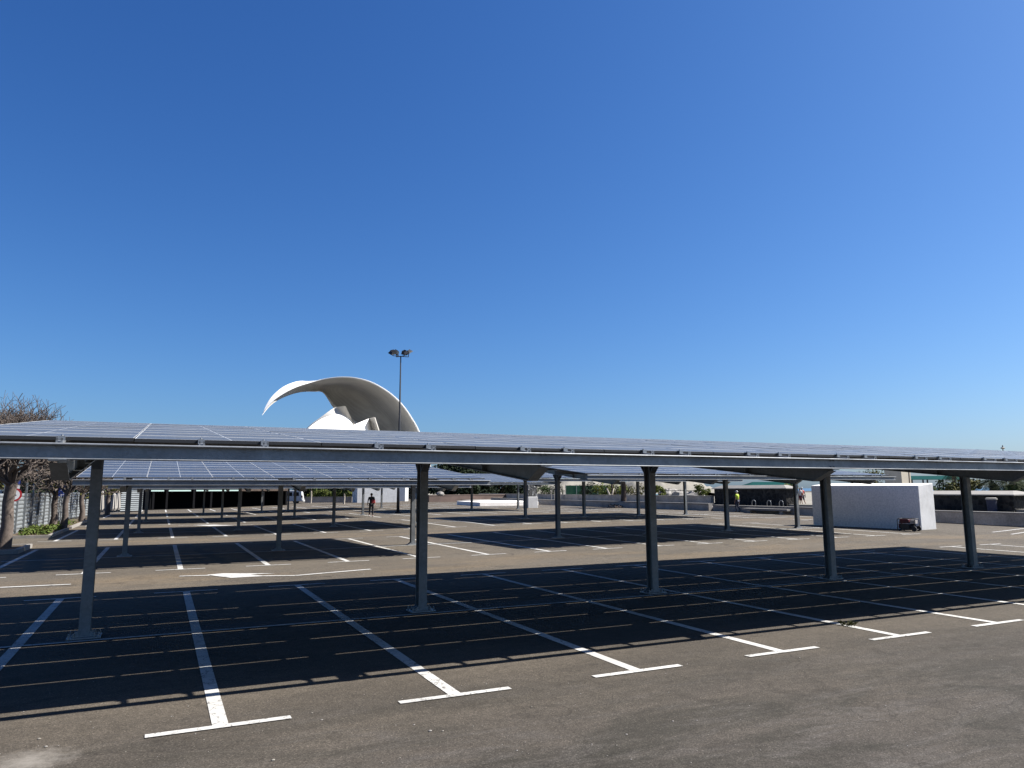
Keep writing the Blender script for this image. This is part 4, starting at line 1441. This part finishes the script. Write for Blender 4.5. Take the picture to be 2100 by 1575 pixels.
def person(loc, rz, h, label, top, trousers, hair, step=.18, armL=(-.1, .02), armR=(.1, .02), shorts=False, short_sleeves=True, vest=None, shoes='black', turn=0):
    t = thing('person', label, 'person', loc, rz)
    k = h / 1.75
    V = lambda x, y, z: Vector((x, y, z)) * k
    # facing -y in local space; sx: left(+x)/right(-x)
    J = {}
    J['pelvis'] = (V(0, 0, .95), .13 * k)
    J['waist'] = (V(0, 0, 1.1), .115 * k)
    J['chest'] = (V(0, .01, 1.3), .135 * k)
    J['neckb'] = (V(0, .01, 1.46), .06 * k)
    J['neck'] = (V(0, -.005, 1.53), .05 * k)
    J['head'] = (V(0, -.02, 1.62), .085 * k)
    J['crown'] = (V(0, -.005, 1.70), .07 * k)
    E = [('pelvis', 'waist'), ('waist', 'chest'), ('chest', 'neckb'), ('neckb', 'neck'), ('neck', 'head'), ('head', 'crown')]
    for s, sn, st, arm in ((1, 'l', step, armL), (-1, 'r', -step, armR)):
        J['hip' + sn] = (V(.09 * s, 0, .9), .095 * k)
        J['knee' + sn] = (V(.1 * s, -st * .75 - .03, .5), .058 * k)
        J['ank' + sn] = (V(.1 * s, -st + (.12 if st < 0 else 0) + .02, .09 + (.03 if st < 0 else 0)), .04 * k)
        J['toe' + sn] = (V(.11 * s, -st - .16 + (.1 if st < 0 else 0), .035), .035 * k)
        J['sho' + sn] = (V(.19 * s, .01, 1.42), .06 * k)
        J['elb' + sn] = (V(.25 * s, arm[0] * .5 + .03, 1.13), .042 * k)
        J['wri' + sn] = (V(.27 * s, arm[0], .88 + arm[1]), .03 * k)
        J['palm' + sn] = (V(.275 * s, arm[0] - .02, .80 + arm[1]), (.035 * k, .02 * k))
        E += [('pelvis', 'hip' + sn), ('hip' + sn, 'knee' + sn), ('knee' + sn, 'ank' + sn), ('ank' + sn, 'toe' + sn), ('chest', 'sho' + sn), ('sho' + sn, 'elb' + sn), ('elb' + sn, 'wri' + sn), ('wri' + sn, 'palm' + sn)]
        for f, (dy, L_) in enumerate(((-.035, .07), (-.013, .085), (.01, .08), (.03, .062))):
            b_ = J['palm' + sn][0]
            J['f%d%s' % (f, sn)] = (b_ + V(-.005 * s, dy * .9, -.035), .009 * k)
            J['g%d%s' % (f, sn)] = (b_ + V(-.02 * s, dy, -.035 - L_), .008 * k)
            E += [('palm' + sn, 'f%d%s' % (f, sn)), ('f%d%s' % (f, sn), 'g%d%s' % (f, sn))]
        b_ = J['palm' + sn][0]
        J['th' + sn] = (b_ + V(0, -.055, -.0), .010 * k); J['tt' + sn] = (b_ + V(-.01 * s, -.075, -.045), .008 * k)
        E += [('palm' + sn, 'th' + sn), ('th' + sn, 'tt' + sn)]
    body = skinned('body', J, E, 'pelvis', MT['skin'], t, 1)
    # face: nose, ears
    m = MB()
    hc = J['head'][0]
    m.ball(hc + V(0, -.095, -.005), .017 * k, 8)
    for s in (-1, 1):
        m.ball(hc + V(.083 * s, .005, 0), .024 * k, 8, 0, (.5, 1, 1.4))
    m.build('face', MT['skin'], t, None, True)
    m = MB()
    for s in (-1, 1):
        m.ball(hc + V(.03 * s, -.083, .02), .011 * k, 6)
    m.box(hc.x - .02 * k, hc.x + .02 * k, hc.y - .088 * k, hc.y - .08 * k, hc.z - .047 * k, hc.z - .04 * k)
    m.build('eyes_and_mouth', MT['hair'], t)
    # clothing follows the limbs, a little larger
    g = 1.16

    def sub(keys, edges, root, name, mat, cut=None, gg=g):
        JJ = {n: (J[n][0], tuple(q * gg for q in J[n][1]) if isinstance(J[n][1], tuple) else J[n][1] * gg) for n in keys}
        if cut:
            for n, (a_, b_, f_) in cut.items():
                JJ[n] = (J[a_][0].lerp(J[b_][0], f_), J[a_][1] * gg * (1 - f_) + J[b_][1] * gg * f_ if True else 0)
        return skinned(name, JJ, edges, root, mat, t, 1)
    sl = 'cutl', 'cutr'
    sub(['pelvis', 'waist', 'chest', 'neckb', 'shol', 'shor'] + ([] if short_sleeves else ['elbl', 'elbr']),
        [('pelvis', 'waist'), ('waist', 'chest'), ('chest', 'neckb'), ('chest', 'shol'), ('chest', 'shor')] + ([('shol', 'el'), ('shor', 'er')] if short_sleeves else [('shol', 'elbl'), ('shor', 'elbr'), ('elbl', 'el'), ('elbr', 'er')]),
        'pelvis', 'shirt', MT[top], {'el': ('shol', 'elbl', .75), 'er': ('shor', 'elbr', .75)} if short_sleeves else {'el': ('elbl', 'wril', .95), 'er': ('elbr', 'wrir', .95)})
    sub(['pelvis', 'hipl', 'hipr', 'kneel', 'kneer'],
        [('pelvis', 'hipl'), ('pelvis', 'hipr'), ('hipl', 'kneel'), ('hipr', 'kneer')] + ([] if shorts else [('kneel', 'al'), ('kneer', 'ar')]),
        'pelvis', 'shorts' if shorts else 'trousers', MT[trousers], None if shorts else {'al': ('kneel', 'ankl', .95), 'ar': ('kneer', 'ankr', .95)}, 1.2)
    for sn in 'lr':
        JJ = {'a': (J['ank' + sn][0] - V(0, 0, .03), .05 * k), 'b': (J['toe' + sn][0] + V(0, 0, .005), .042 * k)}
        skinned('shoe', JJ, [('a', 'b')], 'a', MT[shoes], t, 1)
    if vest:
        JJ = {n: (J[n][0], J[n][1] * 1.3) for n in ('waist', 'chest')}
        JJ['v'] = (V(0, .01, 1.43), .11 * k); JJ['w'] = (V(0, 0, 1.0), .16 * k)
        skinned('vest', JJ, [('w', 'waist'), ('waist', 'chest'), ('chest', 'v')], 'w', MT[vest], t, 1)
    m = MB()
    m.ball(J['crown'][0] + V(0, .012, -.03), .098 * k, 12, 0, (.95, 1.05, .95))
    m.v = [v for v in m.v]
    if hair == 'cap_white':
        m.box(-.06 * k, .06 * k, J['crown'][0].y - .19 * k, J['crown'][0].y - .05 * k, J['crown'][0].z - .035 * k, J['crown'][0].z - .022 * k)
    m.build('cap' if hair == 'cap_white' else 'hair', MT[hair], t, None, True)
    return t


face_cam = lambda p: math.atan2(-p[1], -p[0]) + math.pi / 2
q = cast(761, 1059.5)
rz1 = face_cam(q) + .1
person((q.x, q.y, q.z), rz1, 1.72, 'person in dark clothes walking towards the camera with a red bag', 'cloth_dark', 'cloth_dark', 'hair', .17, (-.14, .03), (.1, .02), shoes='cloth_white')
t = thing('shoulder_bag', 'red bag held at the side of the person in dark clothes', 'bag', (q.x, q.y, q.z), rz1)
m = MB(); m.hexa([(-.02, -.26, .98), (.28, -.26, .98), (.26, -.15, .98), (.0, -.15, .98), (.0, -.24, 1.25), (.25, -.24, 1.25), (.24, -.16, 1.25), (.02, -.16, 1.25)]); o = m.build('bag_body', MT['cloth_red'], t)
md = o.modifiers.new('bevel', 'BEVEL'); md.width = .04; md.segments = 3
m = MB(); m.tube([(.05, -.2, 1.24), (.10, -.16, 1.42), (.1, .0, 1.50), (.12, .12, 1.4), (.2, .1, 1.2), (.22, -.16, 1.2)], .014, 6); m.build('bag_strap', MT['cloth_dark'], t)

q = cast(1513, 1050)
person((q.x - .2, q.y - .2, q.z), R_(200), 1.66, 'worker in yellow hi-vis vest and white cap by the low wall', 'hi_vis', 'cloth_navy', 'cap_white', .05, (-.05, .02), (.06, .02), vest='hi_vis')
person((50.2, 47.0, .6), R_(150), 1.58, 'person in white top and dark shorts beyond the lava wall', 'cloth_white', 'cloth_maroon', 'hair', .26, (-.12, .05), (.12, .05), shorts=True, shoes='cloth_white')
person((51.0, 47.5, .6), R_(170), 1.62, 'person with white hair and red top walking beyond the lava wall', 'cloth_red', 'cloth_navy', 'cap_white', .24, (-.14, .05), (.12, .05), shorts=True, shoes='cloth_white')

# ------------------------------------------------------------------ concert hall on the horizon
DH = 330.0


def curve(pts, n):
    """resample a polyline (px, py, depth) by arc length with Catmull-Rom smoothing"""
    P = [Vector(p) for p in pts]

    def cr(a, b, c, d, t):
        return .5 * ((2 * b) + (c - a) * t + (2 * a - 5 * b + 4 * c - d) * t * t + (3 * b - a - 3 * c + d) * t ** 3)
    dense = []
    for i in range(len(P) - 1):
        a = P[max(i - 1, 0)]; d_ = P[min(i + 2, len(P) - 1)]
        for s in range(12):
            dense.append(cr(a, P[i], P[i + 1], d_, s / 12))
    dense.append(P[-1])
    acc = [0]
    for i in range(1, len(dense)):
        acc.append(acc[-1] + (dense[i].xy - dense[i - 1].xy).length)
    out = []
    j = 0
    for k in range(n):
        s = acc[-1] * k / (n - 1)
        while j < len(acc) - 2 and acc[j + 1] < s:
            j += 1
        u = (s - acc[j]) / max(1e-9, acc[j + 1] - acc[j])
        out.append(dense[j].lerp(dense[j + 1], u))
    return out


N = 60
Ac = curve([(538, 851.5, -44), (548, 836, -40), (562, 821, -36), (584, 806, -31), (608, 794, -26), (635, 785.5, -22), (665, 778, -19), (700, 774.5, -18), (732, 777, -18), (765, 787, -18), (800, 808, -18), (826, 833, -18), (846, 862, -18), (858, 884, -18), (874, 925, -18), (890, 990, -18)], N)
Rc = curve([(538, 851.5, -44), (546, 831, -38), (558, 813, -32), (578, 795.5, -23), (598, 786, -15), (616, 782, -7), (634, 784, 4), (660, 790, 18), (692, 793, 28), (722, 800, 31), (752, 818, 31), (780, 842, 30), (805, 868, 30), (820, 895, 28), (835, 935, 26), (850, 990, 24)], N)
Bc = curve([(538, 851.5, -44), (553, 834, -38), (572, 820, -30), (598, 809, -20), (620, 804, -11), (645, 803.5, -2), (663, 806, 6), (684, 837, 8), (700, 848, 9), (714, 860, 10), (727, 871, 10), (745, 878, 10), (765, 886, 10), (780, 905, 10), (795, 940, 8), (810, 990, 8)], N)
hall = thing('concert_hall', 'white concert hall with huge curved wing-like roof behind the carports', 'building', tuple(atdepth(720, 1003, DH)))
hall.location.z = 0
HO = Vector(hall.location)
W3 = lambda q: atdepth(q.x, q.y, DH + q.z) - HO
A3, R3, B3 = [W3(q) for q in Ac], [W3(q) for q in Rc], [W3(q) for q in Bc]
m = MB()


def sheet(m, rows_, mi, flip=False):
    n0 = len(m.v); k = len(rows_[0])
    for r in rows_:
        m.v += [tuple(p) for p in r]
    for i in range(len(rows_) - 1):
        for j in range(k - 1):
            q = (n0 + i * k + j, n0 + i * k + j + 1, n0 + (i + 1) * k + j + 1, n0 + (i + 1) * k + j)
            m.f.append(q if not flip else tuple(reversed(q))); m.m.append(mi)


outer = []; inner = []
for a_, r_, b_ in zip(A3, R3, B3):
    o_ = []; i_ = []
    kk = min(1, len(outer) / 24)
    for s in range(9):
        u = s / 8
        p = a_ * (1 - u) ** 2 + r_ * 2 * u * (1 - u) + b_ * u * u
        p = a_.lerp(b_, u).lerp(p, kk)
        if u < .5:
            ridge = a_.lerp(r_, u * 2)
        else:
            ridge = r_.lerp(b_, u * 2 - 1)
        o_.append(ridge); i_.append(ridge.lerp(p, 1 - .25 * kk) - CF * (.35 * (1 - kk)))
    th = .5
    outer.append(o_); inner.append(i_)
# the rim between the outer tiles and the underside has real thickness
lift = Vector((0, 0, .3))
outer2 = [[p + lift * min(1, k_ / 22) for p in r] for k_, r in enumerate(outer)]
sheet(m, outer2, 0)
sheet(m, [[r[0] for r in inner], [r[0] for r in outer2]], 0)
sheet(m, [[r[-1] for r in inner], [r[-1] for r in outer2]], 0)
m.tube([r[0] for r in outer2[14:]], [.04 + min(.3, .02 * k_) for k_ in range(N - 14)], 6)
m.build('wing_shell', MT['wing_white'], hall)
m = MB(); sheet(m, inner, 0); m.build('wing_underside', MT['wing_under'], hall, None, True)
# inner hall: white dome under a grey hood
arc = curve([(618, 892, -62), (630, 880, -58), (645, 868, -53), (665, 856.5, -46), (690, 850.5, -38), (706, 853, -33), (718, 861, -29), (727, 871, -26), (735, 884, -23), (742, 900, -21)], 60)
m = MB()
rows_ = []
for s in range(8):
    u = s / 7
    rows_.append([W3(Vector((q.x + (676 - q.x) * .02 * u, q.y + (960 - q.y) * u, q.z - 3 * math.sin(u * 1.57)))) for q in arc])
sheet(m, rows_, 0, True)
m.build('hall_dome', MT['wing_white'], hall, None, True)
hood = curve([(612, 894, -52), (626, 881, -48), (640, 868, -44), (655, 857.5, -40), (684, 837, -36), (697, 834, -36), (708, 833.5, -36), (714, 848, -32), (721, 860, -29), (728, 871.5, -25.5)], 60)
m = MB(); sheet(m, [[W3(q) for q in arc], [W3(q) for q in hood]], 0); sheet(m, [[W3(q) + Vector((0, 0, .0)) + CF * .8 for q in arc], [W3(q) + CF * .8 for q in hood]], 0, True)
m.build('hall_hood', MT['wing_under'], hall, None, True)
m = MB()
f_ = [W3(Vector(q)) for q in ((726, 871, -58), (757, 858, -34), (772, 884, -28), (778, 960, -28), (722, 960, -60))]
m.prism(f_, CF * 6)
m.build('hall_fin', MT['wing_white'], hall)
m = MB(); m.poly([W3(Vector(q)) for q in ((757.3, 857.6, -34.2), (768, 856, -42), (777, 884, -38), (784, 960, -38), (778.3, 960, -28.2), (772.3, 884, -28.2))]); m.prism([W3(Vector(q)) for q in ((757.3, 857.6, -34.2), (768, 856, -42), (777, 884, -38), (784, 960, -38), (778.3, 960, -28.2), (772.3, 884, -28.2))], CF * 1.5); m.build('fin_side', MT['wing_under'], hall)

# ------------------------------------------------------------------ light
SKY_W, SKY_D, SKY_O, EXPO = .05, 1.0, 1.0, 1.35
SUN = Vector((.93, -.23, 1.0)).normalized()
sd = bpy.data.lights.new('sun', 'SUN')
sd.energy = 5.0
sd.angle = R_(.53)
sd.color = (1.0, .962, .905)
so = bpy.data.objects.new('sun', sd); COL.objects.link(so)
so.rotation_euler = (-SUN).to_track_quat('-Z', 'Y').to_euler()
so.location = (0, 0, 60)
w = bpy.data.worlds.new('World'); sc.world = w
w.use_nodes = True
nt = w.node_tree
bg = nt.nodes['Background']
sky = nt.nodes.new('ShaderNodeTexSky')
sky.sky_type = 'NISHITA'
sky.sun_disc = False
sky.sun_elevation = math.asin(SUN.z)
sky.sun_rotation = math.atan2(SUN.x, SUN.y)
sky.altitude = 0
sky.air_density = 1.0
sky.dust_density = SKY_D
sky.ozone_density = SKY_O
sp_ = nt.nodes.new('ShaderNodeSeparateColor')
cb_ = nt.nodes.new('ShaderNodeCombineColor')
nt.links.new(sky.outputs[0], sp_.inputs[0])
for ch, (gain, gam) in enumerate(((2.172, 1.43), (2.181, 1.171), (2.58, .975))):
    # the sky's own colour balance, channel by channel
    a_ = nt.nodes.new('ShaderNodeMath'); a_.operation = 'MULTIPLY'; a_.inputs[1].default_value = .05
    b_ = nt.nodes.new('ShaderNodeMath'); b_.operation = 'POWER'; b_.inputs[1].default_value = gam
    c_ = nt.nodes.new('ShaderNodeMath'); c_.operation = 'MULTIPLY'; c_.inputs[1].default_value = gain / (2 ** EXPO * SKY_W)
    nt.links.new(sp_.outputs[ch], a_.inputs[0]); nt.links.new(a_.outputs[0], b_.inputs[0]); nt.links.new(b_.outputs[0], c_.inputs[0])
    nt.links.new(c_.outputs[0], cb_.inputs[ch])
nt.links.new(cb_.outputs[0], bg.inputs[0])
bg.inputs[1].default_value = SKY_W
sc.view_settings.view_transform = 'Standard'
sc.view_settings.look = 'None'
sc.view_settings.exposure = EXPO
sc.view_settings.gamma = 1
sc.render.engine = 'CYCLES'
